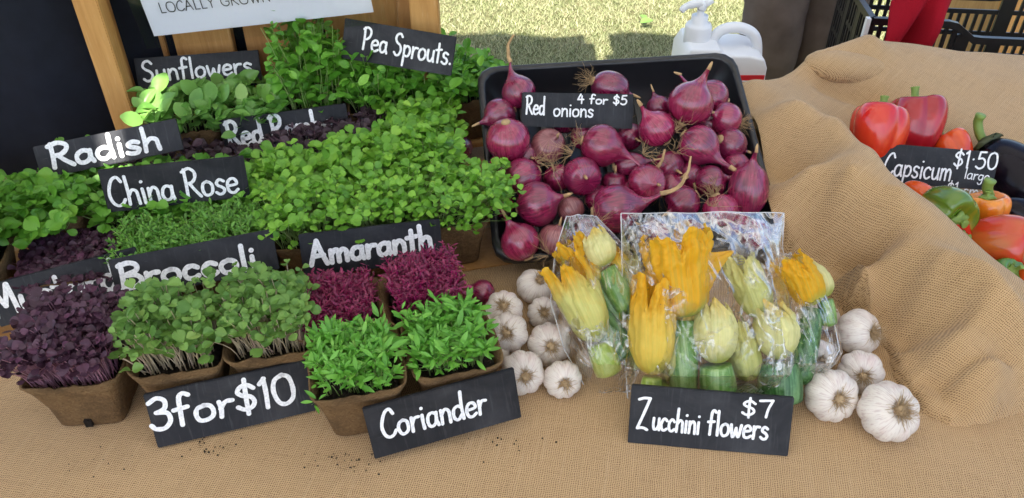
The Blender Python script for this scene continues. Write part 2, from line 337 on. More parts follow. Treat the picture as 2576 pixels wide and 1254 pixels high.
fold((2165, 620), (2230, 800), .005, .026, .12, .05); fold((2230, 620), (2430, 860), -.028, .015, .115, .055); fold((2290, 600), (2500, 860), .014, .014, .115, .05); fold((2380, 720), (2490, 900), -.024, .013, .09, .045); fold((2480, 760), (2576, 880), .009, .013, .085, .05)
fold((2300, 990), (2420, 900), .018, .012, .0, .03); fold((2350, 985), (2570, 968), -.018, .008, .015, .015); fold((2320, 1030), (2600, 1005), .018, .010, 0, 0); fold((2440, 870), (2600, 985), .022, .014, .04, .02)
fold((2050, 165), (2170, 150), .026, .022, .125, .12); fold((2070, 215), (2190, 240), -.016, .014, .11, .105); fold((2190, 130), (2330, 150), .006, .03, .12, .12); fold((2120, 330), (2190, 400), .012, .016, .135, .13)
for a, b, am, w in [((1940, 340), (2080, 405), .014, .026), ((2080, 405), (2150, 440), .010, .022), ((2240, 640), (2330, 800), .016, .024), ((2290, 660), (2400, 850), -.024, .013), ((2400, 850), (2440, 930), -.022, .012), ((2430, 720), (2540, 880), .028, .020), ((2170, 700), (2250, 850), -.010, .014)]: fold(a, b, am, w)
def drape_z(X, Y):
    q = np.c_[X, Y]; z = tk(((q[:, None]-xy[None])**2).sum(-1)) @ wts+aff[0]+q @ aff[1:]
    for (x0, y0, x1, y1, amp, w) in folds:
        dx, dy = x1-x0, y1-y0; tt = np.clip(((X-x0)*dx+(Y-y0)*dy)/(dx*dx+dy*dy), 0, 1)
        d2 = (X-x0-tt*dx)**2+(Y-y0-tt*dy)**2; z = z+amp*np.exp(-d2/(2*w*w))
    return z
NU, NV = 230, 270
ys = np.linspace(.42, 1.40, NV+1); V = []
for y in ys:
    xl = .300 if y < .74 else (.300+(y-.74)/.06*.026 if y < .80 else .350-.024*(y-.80)/.265-.024*max(0, min(1, 1.35-(y-.80)/.09)))
    V.append(np.c_[np.linspace(xl, 1.12, NU+1), np.full(NU+1, y)])
V = np.concatenate(V); Z = drape_z(V[:, 0], V[:, 1])
yb = np.interp(V[:, 0], [.3, .34, .38, .42, .5, .58, 1.1], [1.0, 1.01, 1.035, 1.07, 1.11, 1.17, 1.17]); over = np.maximum(0, V[:, 1]-(yb+.04)); Z = Z-over*over*26
foot = [atz(*q, 0.) for q in [(2060, 740), (2120, 775), (2190, 845), (2232, 890), (2252, 960), (2310, 1038), (2390, 1076), (2480, 1066), (2600, 1030), (2760, 1000), (3000, 960)]]
best = np.full(len(V), 1e9); side = np.zeros(len(V))
for p_, q_ in zip(foot[:-1], foot[1:]):
    dx, dy = q_.x-p_.x, q_.y-p_.y; tt = np.clip(((V[:, 0]-p_.x)*dx+(V[:, 1]-p_.y)*dy)/(dx*dx+dy*dy), 0, 1); ex, ey = V[:, 0]-p_.x-tt*dx, V[:, 1]-p_.y-tt*dy
    d_ = np.hypot(ex, ey); new = d_ < best; side = np.where(new, dx*ey-dy*ex, side); best = np.where(new, d_, best)
far = np.clip((V[:, 0]-.33)/.05, 0, 1); lipr = .017+.006*np.sin(V[:, 0]*23)
lip = far*lipr*1.25*np.sqrt(np.clip(1-(1-np.minimum(best, lipr)/lipr)**2, 0, 1))
near_ = (V[:, 1] < .80) & (V[:, 0] > .30)
Z = np.where(near_ & (side > 0) & (best < .09), np.maximum(Z, lip*(1-np.clip((best-.03)/.06, 0, 1)*.9)), Z); Z = np.where(near_ & (side <= 0), -.015-best*.3, Z)
# cloth slips down over the back edge of the boxes it lies on
Z = np.maximum(Z, -.30); Z += np.array([.0016*nz((a*9, b*9, 2))+.0008*nz((a*30, b*30, 5)) for a, b in V])
mb = MB(); mb.v = [tuple(p) for p in np.c_[V, Z]]; mb.f = [(j*(NU+1)+i, j*(NU+1)+i+1, (j+1)*(NU+1)+i+1, (j+1)*(NU+1)+i) for j in range(NV) for i in range(NU)]
rot = .55; P_ = smooth([atz(2036, 158, .128), atz(2050, 158, .130), atz(2090, 165, .126), atz(2150, 172, .116), atz(2230, 178, .100)], 6); fm = MB()
fm.tube(P_, [.006+.026*min(1, i/12)**.6+.010*min(1, i/22) for i in range(len(P_))], 28); n0 = len(mb.v)
fv = [(p[0], p[1], P_[i//28].z+(p[2]-P_[i//28].z)*.62) for i, p in enumerate(fm.v)]; mb.add(fv, fm.f)
V = np.r_[V, np.array(fv)[:, :2]]; Z = np.r_[Z, np.array(fv)[:, 2]]
pu, pv = V[:, 0], V[:, 1]+.55*Z; uvs = np.c_[pu*math.cos(rot)-pv*math.sin(rot), pu*math.sin(rot)+pv*math.cos(rot)]
tag(uvmesh(mb, uvs, 'burlap_drape', M['burlap']), 'tan burlap heaped in folds around the capsicums beside the tray', 'burlap')
def dz(x, y): return float(drape_z(np.array([x]), np.array([y]))[0])

# ------------------------------------------------------------------ hand lettering
G = {
 'A': (6.5, "0,0 1.5,5 3,9.8|3,9.8 4.4,5 6,0|1.2,3.6 5,3.8"), 'B': (6, "1,10 1,5 .8,0|.4,9.4 3,10.2 5,9 4.8,6.8 1.6,5.4|1.6,5.4 4.6,5 5.8,2.8 4.4,.6 .6,.1"), 'C': (6.2, "5.8,8.2 4.6,10 2.6,9.4 1,7 .3,4 1,1.2 2.8,0 4.8,.6 6,2"),
 'G': (7.4, "6.8,8 5,9.8 2.6,9.4 .8,7 .8,3 2.6,.5 5,.2 6.8,2 6.9,4.6|6.9,4.6 4.4,4.6"), 'L': (5, "1,10 1,0|1,0 4.6,0"), 'M': (8, ".4,0 1.4,5 2,10|2,10 3.2,6 4.2,3|4.2,3 5.6,7 6.6,10|6.6,10 7,5 7.4,0"), 'N': (7.4, "1,0 1,10|1,10 6.2,0|6.2,0 6.2,10"),
 'O': (8, "4,10 1.6,9 .5,5 1.6,1 4,0 6.4,1 7.5,5 6.4,9 4,10"), 'P': (5.5, "1,10 1.1,5 .8,0|.2,9.2 2.8,10.2 5,9 4.9,6.6 3,5 1.1,4.8"), 'R': (6.4, "1,10 1.1,5 .8,0|.2,9.3 3,10.2 5.2,9 5.1,6.8 3.4,5.3 1.2,5|2.4,5.1 4,2.6 6.2,0"),
 'S': (5.6, "5,8.6 3.6,10 1.6,9.4 .8,7.4 2,5.8 3.8,4.8 4.8,2.8 3.8,.6 1.8,0 .4,1.2"), 'W': (9, ".4,10 2.4,0|2.4,0 4.4,9|4.4,9 6.4,0|6.4,0 8.4,10"), 'E': (5.4, "1,10 1,0|1,10 4.8,10|1,5.2 4.4,5.2|1,0 4.8,0"), 'Y': (6.6, ".4,10 3.2,5|6,10 3.2,5|3.2,5 3.2,0"), 'Z': (6.2, ".4,9.4 3,10 6,10|6,10 3.4,5 .6,0|.6,0 3.4,.3 5.6,-.3"),
 'a': (5.2, "4.3,4.4 2.6,5.1 .9,4.2 .3,2.2 1,.4 2.6,.2 4,1.6 4.4,4.8|4.4,4.8 4.3,2 4.9,0"), 'b': (5.2, ".8,10 .8,5 .8,0|.8,3.4 2.6,5 4.4,4 4.6,2 3.4,.2 .9,.4"), 'c': (4.4, "4,4.2 2.6,5.1 1,4.3 .3,2.4 1,.5 2.6,0 4.1,.9"), 'd': (5.4, "4.2,4.3 2.6,5 .9,4.2 .3,2.2 1,.4 2.6,.2 4.2,1.8|4.5,10 4.4,5 4.7,0"),
 'e': (4.8, ".4,2.6 4,3 4,4.4 2.5,5.1 .9,4.2 .3,2.2 1,.4 2.7,0 4.5,.9"), 'f': (4.2, "4.2,9.4 3,10.2 1.9,9 1.7,5 1.5,0|.2,5.2 3.6,5.6"), 'g': (5, "4.2,4.4 2.5,5 .8,4 .5,2 1.6,.4 3.2,.6 4.2,2|4.3,4.8 4.3,0 3.6,-3 1.8,-3.6 .6,-2.6"), 'h': (5.2, ".8,10 .8,5 .6,0|.8,3.2 2.6,5.1 4.2,4.4 4.4,2.4 4.6,0"),
 'i': (1.9, ".9,5 .9,2.5 1,0|.9,7.4 1,7.5"), 'l': (1.9, ".9,10 .9,5 1,0"), 'm': (7.4, ".6,5 .7,2.5 .6,0|.7,3.2 2,5 3.2,4.4 3.5,0|3.5,3.2 5,5 6.3,4.3 6.5,2.2 6.6,0"), 'n': (5, ".6,5 .7,2.5 .6,0|.7,3.1 2.4,5.1 4,4.3 4.3,2.4 4.4,0"), 'o': (5, "2.6,5 .9,4.2 .3,2.4 1,.4 2.6,0 4.2,1 4.6,3 3.9,4.5 2.4,5"),
 'p': (5.2, ".7,5 .7,1 .5,-4|.7,3.4 2.4,5 4.3,4.2 4.6,2.2 3.2,.3 .8,.6"), 'r': (3.9, ".6,5 .7,2.5 .6,0|.7,2.8 2,4.7 3.8,4.8"), 's': (4.2, "3.8,4.4 2.2,5.1 .8,4.3 1.2,3.1 2.8,2.4 3.7,1.4 2.9,.2 1.4,0 .2,.7"), 't': (3.8, "1.8,8.6 1.8,4 1.8,0|.1,5.6 3.6,6"), 'u': (5, ".6,5 .6,2 1.4,.2 3,.3 4.2,2|4.3,5 4.3,2 4.7,0"), 'w': (6.6, ".3,5 .8,1.6 1.8,0 3.2,3.6|3.2,3.6 4,.6 5,.4 6.2,5"), 'z': (4, ".3,4.8 3.6,4.8|3.6,4.8 .4,0|.4,0 3.8,.2"),
 '$': (5.4, "4.8,7.6 3.4,9 1.6,8.6 .8,7 2,5.6 3.8,4.8 4.6,3 3.6,1.2 1.8,.8 .4,2|2.9,10.8 2.7,5 2.6,-.8"), '0': (5.6, "3,10 1,8.6 .3,5 1.2,1 3,0 4.8,1.6 5.3,5 4.6,8.8 2.8,10"), '1': (2.6, ".3,8.4 1.6,10|1.6,10 1.6,5 1.6,0"), '3': (5.2, ".6,9 2.6,10.2 4.4,9 4,6.6 2,5.6|2,5.6 4.4,4.8 4.8,2.2 3.2,.1 1.2,.2 .2,1.6"),
 '4': (5.4, "2.6,10 .4,4|.4,4 5,4.2|3.6,8 3.5,0"), '5': (5.4, "4.8,10 1.6,9.8|1.6,9.8 1.2,5.8|1.2,5.8 3.4,6.2 4.8,4.2 4.2,1 2,0 .3,1"), '7': (5.4, ".4,9.6 5,10|5,10 3.6,5 2.8,0"), '.': (1.6, ".8,.3 .9,.4"), ':': (2.2, "1.1,5.2 1.2,5.3"), '*': (4, "1.2,8.4 2.8,6.6|2.8,8.4 1.2,6.6|2,8.8 2,6.2|.9,7.5 3.1,7.5"), ' ': (3, "")}
def letter(mb, text, org, dirx, diry, cap, length, w, nrm, jit=.25, slant=0.):
    """strokes of paint: flat round-ended ribbons lying on a board"""
    adv = sum(G[c][0]+.7 for c in text)-.7; sx = length/adv; sy = cap/10; x = 0.
    off = nrm*.0005; k = 0
    for ch in text:
        a, st = G[ch]
        for s_ in st.split('|') if st else []:
            P = [tuple(map(float, q.split(','))) for q in s_.split()]
            P = [Vector((px_+rnd(-jit, jit)*.35, py_+rnd(-jit, jit)*.35, 0)) for px_, py_ in P]
            Q = smooth(P, 5) if len(P) > 2 else [P[0].lerp(P[-1], i/4) for i in range(5)]
            q = [org+dirx*((x+p.x)*sx+slant*p.y*sy)+diry*(p.y*sy)+off+nrm*(.00006*(k % 5)) for p in Q]; k += 1
            V = []; F = []
            for i, p in enumerate(q):
                tg = (q[min(i+1, len(q)-1)]-q[max(i-1, 0)])
                tg = tg.normalized() if tg.length > 1e-9 else dirx
                sd = nrm.cross(tg).normalized(); ww = w*.5*(1+.16*nz((i*.35+k*3.1, k, 0)))
                V += [p+sd*ww, p-sd*ww]
            for i in range(len(q)-1): F.append((2*i, 2*i+1, 2*i+3, 2*i+2))
            for p, s0 in ((q[0], 0), (q[-1], len(q)*2-2)):
                e = len(V); tg = (q[1]-q[0]) if s0 == 0 else (q[-1]-q[-2]); tg = tg.normalized() if tg.length > 1e-9 else dirx
                sd = nrm.cross(tg).normalized(); sgn = -1 if s0 == 0 else 1
                V += [p+sd*w*.5*math.cos(a_)+tg*sgn*w*.5*math.sin(a_) for a_ in [math.pi*i/6 for i in range(7)]]; F.append(tuple(range(e, e+7)))
            mb.add(V, F)
        x += a+.7
def sign(label, TL, TR, BL, lines, mat='board', thick=.005, name='price_sign'):
    """TL, TR, BL: (px, py, y) corners of the painted face; lines: text, baseline start, baseline end, cap height, brush (photo pixels)"""
    a, b, c = aty(*TL), aty(*TR), aty(*BL); X = (b-a).normalized(); Dn = c-a; Dn = Dn-X*Dn.dot(X); h = Dn.length; w = (b-a).length; Yv = -Dn.normalized(); Nv = X.cross(Yv)
    Mx = Matrix((X, Yv, Nv)).transposed().to_4x4(); Mx.translation = a+Dn; inv = Mx.inverted()
    root = thing(name, label, 'sign', Mx.translation, 'blackboard price signs', Mx.to_euler())
    m = MB(); e = .0011
    m.box((0, 0, -thick), (w, h, 0), bev=.0008)
    for i, p in enumerate(m.v): m.v[i] = (p[0]+e*nz((p[0]*60, p[1]*60, 1)), p[1]+e*nz((p[0]*60, p[1]*60, 9)), p[2])
    m.build('board', M[mat], root, smooth=False)
    sc = depth(a.lerp(c, .5))/1983
    tm = MB()
    for tx, s0, s1, cap, br in lines:
        p, q = inv @ onplane(*s0, a, Nv), inv @ onplane(*s1, a, Nv); p.z = q.z = 0
        fx = abs(Nv.dot(ray(*s0).normalized()))
        dx = (q-p).normalized(); dy = Vector((-dx.y, dx.x, 0)); letter(tm, tx, p, dx, dy, cap*sc/max(.7, fx), (q-p).length, br*sc*.8, Vector((0, 0, 1)))
    tm.build('lettering', M['chalk'], root, smooth=False)
    return root
sign('black sign reading Sunflowers propped against the wooden crate boards', (335, 148, 1.085), (648, 126, 1.10), (347, 236, 1.065), [('Sunflowers', (362, 206), (636, 184), 46, 8)])
sign('black sign reading Pea Sprouts tilted down among the tall shoots', (868, 46, 1.05), (1149, 92, 1.03), (850, 145, 1.03), [('Pea Sprouts.', (910, 124), (1134, 164), 52, 7)])
sign('black sign reading Radish crossed by a bright stripe of sun', (80, 370, .845), (441, 298, .895), (96, 452, .825), [('Radish', (132, 424), (408, 374), 56, 14)], 'board2')
sign('black sign reading Red Rambo half sunk in dark purple leaves', (548, 304, .970), (868, 261, 1.005), (566, 390, .958), [('Red Rambo', (578, 372), (842, 334), 62, 12)])
sign('black sign reading China Rose standing behind the feathery cress', (245, 430, .778), (613, 393, .823), (262, 537, .768), [('China Rose', (282, 520), (602, 482), 70, 10)])
sign('black sign reading Mustard, cut by the left edge of the photo', (-45, 722, .655), (340, 622, .71), (-20, 830, .638), [('Mustard', (-10, 800), (305, 722), 72, 15)], 'board2')
sign('black sign reading Broccoli overlapping the Mustard sign', (270, 655, .676), (682, 577, .728), (300, 758, .656), [('Broccoli', (306, 730), (648, 674), 62, 16)])
sign('black sign reading Amaranth behind the magenta sprouts', (750, 592, .722), (1107, 551, .762), (760, 700, .706), [('Amaranth', (784, 668), (1088, 624), 60, 16)])
sign('black sign reading 3 for $10 leaning on the front pots', (360, 995, .522), (770, 905, .572), (392, 1130, .503), [('3for$10', (382, 1084), (746, 1010), 74, 15)], 'board2')
sign('black sign reading Coriander leaning on the coriander pots', (912, 1030, .503), (1292, 927, .548), (931, 1160, .486), [('Coriander', (965, 1104), (1226, 1038), 68, 11)])
sign('black sign reading Zucchini flowers $7 before the cellophane bags', (1590, 968, .542), (2000, 1000, .525), (1583, 1116, .513), [('Z', (1600, 1076), (1630, 1079), 74, 9), ('ucchini', (1640, 1080), (1758, 1092), 56, 8.5), ('flowers', (1778, 1093), (1930, 1106), 58, 9), ('$7', (1864, 1046), (1944, 1051), 40, 8)])
sign('small black sign reading Red onions 4 for $5 in the tray', (1313, 232, .935), (1595, 239, .950), (1308, 319, .915), [('Red', (1322, 287), (1370, 289), 44, 6), ('onions', (1392, 292), (1492, 295), 36, 5.5), ('4 for $5', (1452, 260), (1577, 264), 22, 5)])
sign('black sign reading Capsicum $1.50 large among the peppers', (2207, 360, .905), (2517, 385, .90), (2200, 457, .885), [('Capsicum', (2220, 440), (2390, 455), 50, 6), ('$1:50', (2396, 420), (2505, 427), 36, 6), ('large', (2424, 449), (2486, 457), 24, 3.6), ('$1 small', (2378, 489), (2494, 498), 28, 4)])

# ------------------------------------------------------------------ wooden crate with the paper notice, dark tarp
cr = thing('wooden_crate', 'upright pine crate with slatted back behind the microgreens', 'crate', (-.32, 1.03, 0))
def cbox(name, a, b, mat='pine'): MB().box([a[i]-(-.32, 1.03, 0)[i] for i in range(3)], [b[i]-(-.32, 1.03, 0)[i] for i in range(3)], bev=.0015).build(name, M[mat], cr, smooth=False)
xl = aty(180, 0, 1.03).x
cbox('post', (xl-.001, 1.03, 0), (xl+.033, 1.056, .52))
cbox('side_panel', (xl+.001, 1.059, 0), (xl+.017, 1.130, .52), 'pinedk')
yb_ = 1.132
def bx_(px): return aty(px, 110, yb_).x
for i, (p0, p1) in enumerate([(218, 414), (438, 585), (618, 800), (822, 1005)]): cbox('back_board', (xl+.019 if i == 0 else bx_(p0), yb_, .0), (bx_(p1), yb_+.015, .52), 'pine' if i % 2 else 'pinedk')
xr = aty(1103, 40, 1.078).x
cbox('post', (xr-.040, 1.078, 0), (xr, 1.106, .52)); cbox('side_panel', (xr-.062, 1.109, 0), (xr-.003, 1.130, .52), 'pinedk')
cbox('bottom_rail', (xl+.034, 1.062, .0), (xr-.065, 1.097, .05), 'pinedk')
# laminated notice fixed to the boards
pn = aty(388, 92, 1.045); pq = aty(940, 31, 1.045); X = (pq-pn).normalized(); Up = Vector((0, .02, 1)); Up = (Up-X*Up.dot(X)).normalized(); Nn = X.cross(Up)
Mn = Matrix((X, Up, Nn)).transposed().to_4x4(); Mn.translation = pn
nt_ = thing('paper_notice', 'white laminated paper notice stuck on the crate boards', 'notice', pn, None, Mn.to_euler())
w_ = (pq-pn).length
MB().box((0, 0, -.0006), (w_, .21, 0)).build('paper', M['paper'], nt_, smooth=False)
tm = MB(); inv = Mn.inverted(); a_, b_ = inv @ onplane(405, 33, pn, Nn), inv @ onplane(745, -4, pn, Nn); a_.z = b_.z = 0; dx = (b_-a_).normalized(); dl = (b_-a_).length
letter(tm, 'LOCALLY GROWN * SEASONAL', a_, dx, Vector((-dx.y, dx.x, 0)), .0135, dl*1.42, .0013, Vector((0, 0, 1)), .06); tm.build('lettering', M['ink'], nt_, smooth=False)
MB().grid(lambda u, v: Vector((-.016+(w_+.032)*u, -.016+.24*v, .0012+.0012*nz((u*6, v*6, 0)))), 20, 20).build('clear_sleeve', M['sleeve'], nt_)
MB().grid(lambda u, v: Vector((-1.9+1.76*u, 1.02+.16*min(1, max(0, (u-.70)/.10))**1.5+.012*math.sin(u*38+.6*math.sin(v*4))*(u < .66)+.012*nz((u*9, v*3, 4)), .006+1.3*v)), 160, 20).build('dark_tarp', M['tarp'])
o = bpy.data.objects['dark_tarp']; tag(o, 'black cloth side wall hanging behind the crate', 'tarp')
sd = o.modifiers.new('thickness', 'SOLIDIFY'); sd.thickness = .004

# ------------------------------------------------------------------ microgreens
def template(kind):
    R_, C_ = {'heart': (6, 5), 'oval': (5, 5), 'lance': (5, 3), 'tiny': (3, 3)}[kind]
    V = np.zeros((R_+1, C_, 3)); s = np.linspace(-1, 1, C_)
    for i in range(R_+1):
        t = i/R_
        if kind == 'heart': w = .50*math.sin(math.pi*min(1, t*.93+.02))**.75*(.55+.6*t); y = t-.26*t**3*np.exp(-(s/.38)**2)-.10*t*np.abs(s)**2
        elif kind == 'oval': w = .36*math.sin(math.pi*(.03+.95*t))**.65; y = t+0*s
        elif kind == 'lance': w = .15*math.sin(math.pi*(.03+.965*t))**.8; y = t+0*s
        else: w = .2*math.sin(math.pi*(.05+.93*t)); y = t+0*s
        V[i, :, 0] = s*w; V[i, :, 1] = y; V[i, :, 2] = .30*w*s**2-.16*t*t+.02*t
    F = [(i*C_+j, i*C_+j+1, (i+1)*C_+j+1, (i+1)*C_+j) for i in range(R_) for j in range(C_-1)]
    return V.reshape(-1, 3), np.array(F)
TPL = {k: template(k) for k in ('heart', 'oval', 'lance', 'tiny')}
def nrmz(a): return a/np.maximum(1e-9, np.linalg.norm(a, axis=-1, keepdims=True))
def leaves_mesh(name, tk_, org, ydir, zdir, scale):
    TV, TF = TPL[tk_]; ydir = nrmz(ydir); xdir = nrmz(np.cross(ydir, zdir)); zd = np.cross(xdir, ydir)
    curl = rng.normal(1, .55, len(org))
    L_ = TV[None]*np.stack([np.ones(len(org)), np.ones(len(org)), curl], 1)[:, None]*scale[:, None, None]
    V = org[:, None]+L_[..., 0:1]*xdir[:, None]+L_[..., 1:2]*ydir[:, None]+L_[..., 2:3]*zd[:, None]
    F = TF[None]+(np.arange(len(org))*len(TV))[:, None, None]
    me = bpy.data.meshes.new(name); me.from_pydata(V.reshape(-1, 3).tolist(), [], F.reshape(-1, 4).tolist()); return me
def stems_mesh(name, b, c, p, r, k=4, n=3):
    t = np.linspace(0, 1, k+1)[None, :, None]; Q = (1-t)**2*b[:, None]+2*t*(1-t)*c[:, None]+t*t*p[:, None]
    a = np.arange(n)*2*math.pi/n; ring = np.stack([np.cos(a), np.sin(a), 0*a], 1)
    rr = (r*np.ones(len(b)))[:, None, None, None]*(1.1-.35*t[..., None])
    V = Q[:, :, None]+ring[None, None]*rr; m = len(b)
    i = np.arange(k)[:, None]*n; j = np.arange(n)[None]; j2 = (j+1) % n
    F = np.stack([i+j, i+j2, i+n+j2, i+n+j], -1).reshape(-1, 4); F = F[None]+(np.arange(m)*n*(k+1))[:, None, None]
    me = bpy.data.meshes.new(name); me.from_pydata(V.reshape(-1, 3).tolist(), [], F.reshape(-1, 4).tolist()); return me
PW, PH = .047, .070                                                     # half width and height of a pot
def rsq(a, h, rc):
    """rounded-square outline point"""
    c, s_ = math.cos(a), math.sin(a); k = (abs(c)**7+abs(s_)**7)**(-1/7); return Vector((c*k*h, s_*k*h, 0))
def pot_mesh(seed):
    m = MB(); prof = [(0, .0), (.66, 0.), (.70, .003), (.78, .03), (.88, .055), (1., PH), (.955, PH+.0005), (.86, .057), (.80, .045)]
    def f(r, z, a, i):
        p = rsq(a, PW*r if r else 1e-5, 0); w = .0016*nz((math.cos(a)*3, math.sin(a)*3, z*40), 1, seed)
        return Vector((p.x+w, p.y+w, z+(.0034*nz((math.cos(a)*5, math.sin(a)*5, seed), 1)+.0016*nz((math.cos(a)*16, math.sin(a)*16, seed), 1) if i >= 5 else 0)))
    m.lathe(prof, 64, f, cap=False); return m.mesh('fibre_pot')
KIND = {  # n, height, height jitter, leaf template, leaf length, leaves per sprout, lowest leaf, flare, leaf mat, stem mat, stem radius, elevation range
 'mustard': (720, .052, .12, 'heart', .0082, 2, .97, .26, 'mustard', 'purple', .0006, (-5, 40)),
 'broc': (290, .052, .17, 'heart', .0098, 2, .97, .20, 'broc', 'pale', .00065, (-5, 45)),
 'amar': (1500, .037, .12, 'lance', .0062, 2, .96, .02, 'amar', 'pink', .0005, (-5, 60)),
 'cor': (300, .030, .28, 'lance', .0125, 4, .80, .18, 'cor', 'green', .0006, (0, 60)),
 'cress': (420, .046, .16, 'tiny', .0066, 8, .62, .18, 'cress', 'green', .0005, (-10, 60)),
 'kale': (290, .050, .25, 'heart', .0094, 2, .97, .35, 'rocket', 'green', .0006, (-5, 45)),
 'rocket': (270, .050, .22, 'heart', .0122, 2, .96, .32, 'rocket', 'green', .0008, (0, 45)),
 'radish': (200, .050, .26, 'heart', .0132, 3, .86, .42, 'radish', 'green', .0008, (-25, 45)),
 'rambo': (220, .050, .2, 'heart', .0118, 2, .95, .35, 'rambo', 'purple', .0007, (0, 45)),
 'sun': (75, .044, .32, 'oval', .0215, 2, .97, .45, 'sun', 'green', .0012, (10, 60)),
 'pea': (85, .10, .28, 'oval', .0160, 8, .40, .40, 'pea', 'green', .0008, (-20, 60))}
def pot(x, y, z, kind, label, yaw=12, lean=(0, -.005), hs=1., dense=1., soil=True, group='pots of microgreens', hole=False):
    n, h, hj, tp, ls, nl, t0, fl, lm, sm, sr, (e0, e1) = KIND[kind]; n = int(n*dense)
    yw = R(yaw+rnd(-3, 3)); root = thing('microgreen_pot', label, 'microgreens', (x, y, z), group, (0, 0, yw))
    link('fibre_pot', pot_mesh(rnd(0, 50)), M['fibre'], root)
    MB().grid(lambda u, v: Vector(((u-.5)*.0755, (v-.5)*.0755, .0575+.004*nz((u*9, v*9, x*50)))), 16, 16).build('soil', M['soil'], root)
    if hole: MB().box((-.004, -PW*.80, .004), (.003, -PW*.60, .013)).build('drain_slot', M['soil'], root, smooth=False)  # dark box put in for the shaded slot; no opening is cut
    b = np.c_[rng.uniform(-1, 1, (n, 2))*{'cor': .030, 'amar': .032, 'broc': .033}.get(kind, .036), np.full(n, .057)]
    ca, sa = math.cos(-yw), math.sin(-yw); lv = np.array([lean[0]*ca-lean[1]*sa, lean[0]*sa+lean[1]*ca])
    H_ = h*hs*(np.clip(1+rng.normal(0, hj, n), .45, 1.3)+np.array([.30*nz((q_[0]*55, q_[1]*55, x*40)) for q_ in b])-.09*(np.abs(b[:, :2]/.037)**3).max(1))
    p = b.copy(); p[:, :2] += b[:, :2]*fl+lv+rng.normal(0, .0045+.05*hj*h, (n, 2)); p[:, 2] += H_
    c = b.copy(); c[:, 2] += H_*.62; c[:, :2] += (p[:, :2]-b[:, :2])*.22+rng.normal(0, .003, (n, 2))
    link('stems', stems_mesh('stems', b, c, p, sr*rng.uniform(.8, 1.25, n)), ST_[sm], root)
    O = []; Yd = []; Zd = []; sc = []
    phi = rng.uniform(0, 2*math.pi, n)
    for k in range(nl):
        tt = np.full(n, 1.) if k < 2 and nl <= 3 else rng.uniform(t0, 1., n); tt = tt[:, None]
        q = (1-tt)**2*b+2*tt*(1-tt)*c+tt**2*p
        a = phi+(math.pi*k if nl <= 3 else math.pi*k+rng.normal(0, .9, n))+rng.normal(0, .35, n); el = np.radians(rng.uniform(e0, e1, n))
        d = np.stack([np.cos(a)*np.cos(el), np.sin(a)*np.cos(el), np.sin(el)], 1)
        zd = np.array([0, -.25, 1.])+rng.normal(0, .28, (n, 3)); zd = zd-d*(zd*d).sum(1, keepdims=True)
        O.append(q+d*ls*(.10 if nl <= 3 else .2)); Yd.append(d); Zd.append(nrmz(zd)); sc.append(ls*np.clip(rng.normal(1, .28, n), .4, 1.6)*(1 if k < 2 else .8))
    link('foliage', leaves_mesh('foliage', tp, np.concatenate(O), np.concatenate(Yd), np.concatenate(Zd), np.concatenate(sc)), L[lm], root)
    return root
# front rows stand on the table
pot(-.431, .566, .002, 'mustard', 'purple mustard sprouts in brown fibre pot with a drain slot', 5, hole=True, lean=(-.004, -.004))
pot(-.338, .584, .002, 'broc', 'grey green broccoli sprouts in fibre pot beside the purple mustard', 8)
pot(-.250, .606, .002, 'broc', 'broccoli sprouts in fibre pot nearest the amaranth', 12)
pot(-.154, .555, .002, 'cor', 'bright coriander sprouts in fibre pot standing clear of the sign', 13)
pot(-.062, .584, .002, 'cor', 'coriander sprouts in fibre pot behind the Coriander sign', 14, lean=(-.004, -.006))
pot(-.186, .634, .004, 'amar', 'dark magenta amaranth sprouts between broccoli and coriander', 12, hs=.75, lean=(0, 0))
pot(-.094, .658, .004, 'amar', 'magenta amaranth sprouts with bright pink stems under the Amaranth sign', 14, lean=(0, -.004), hs=1.1)
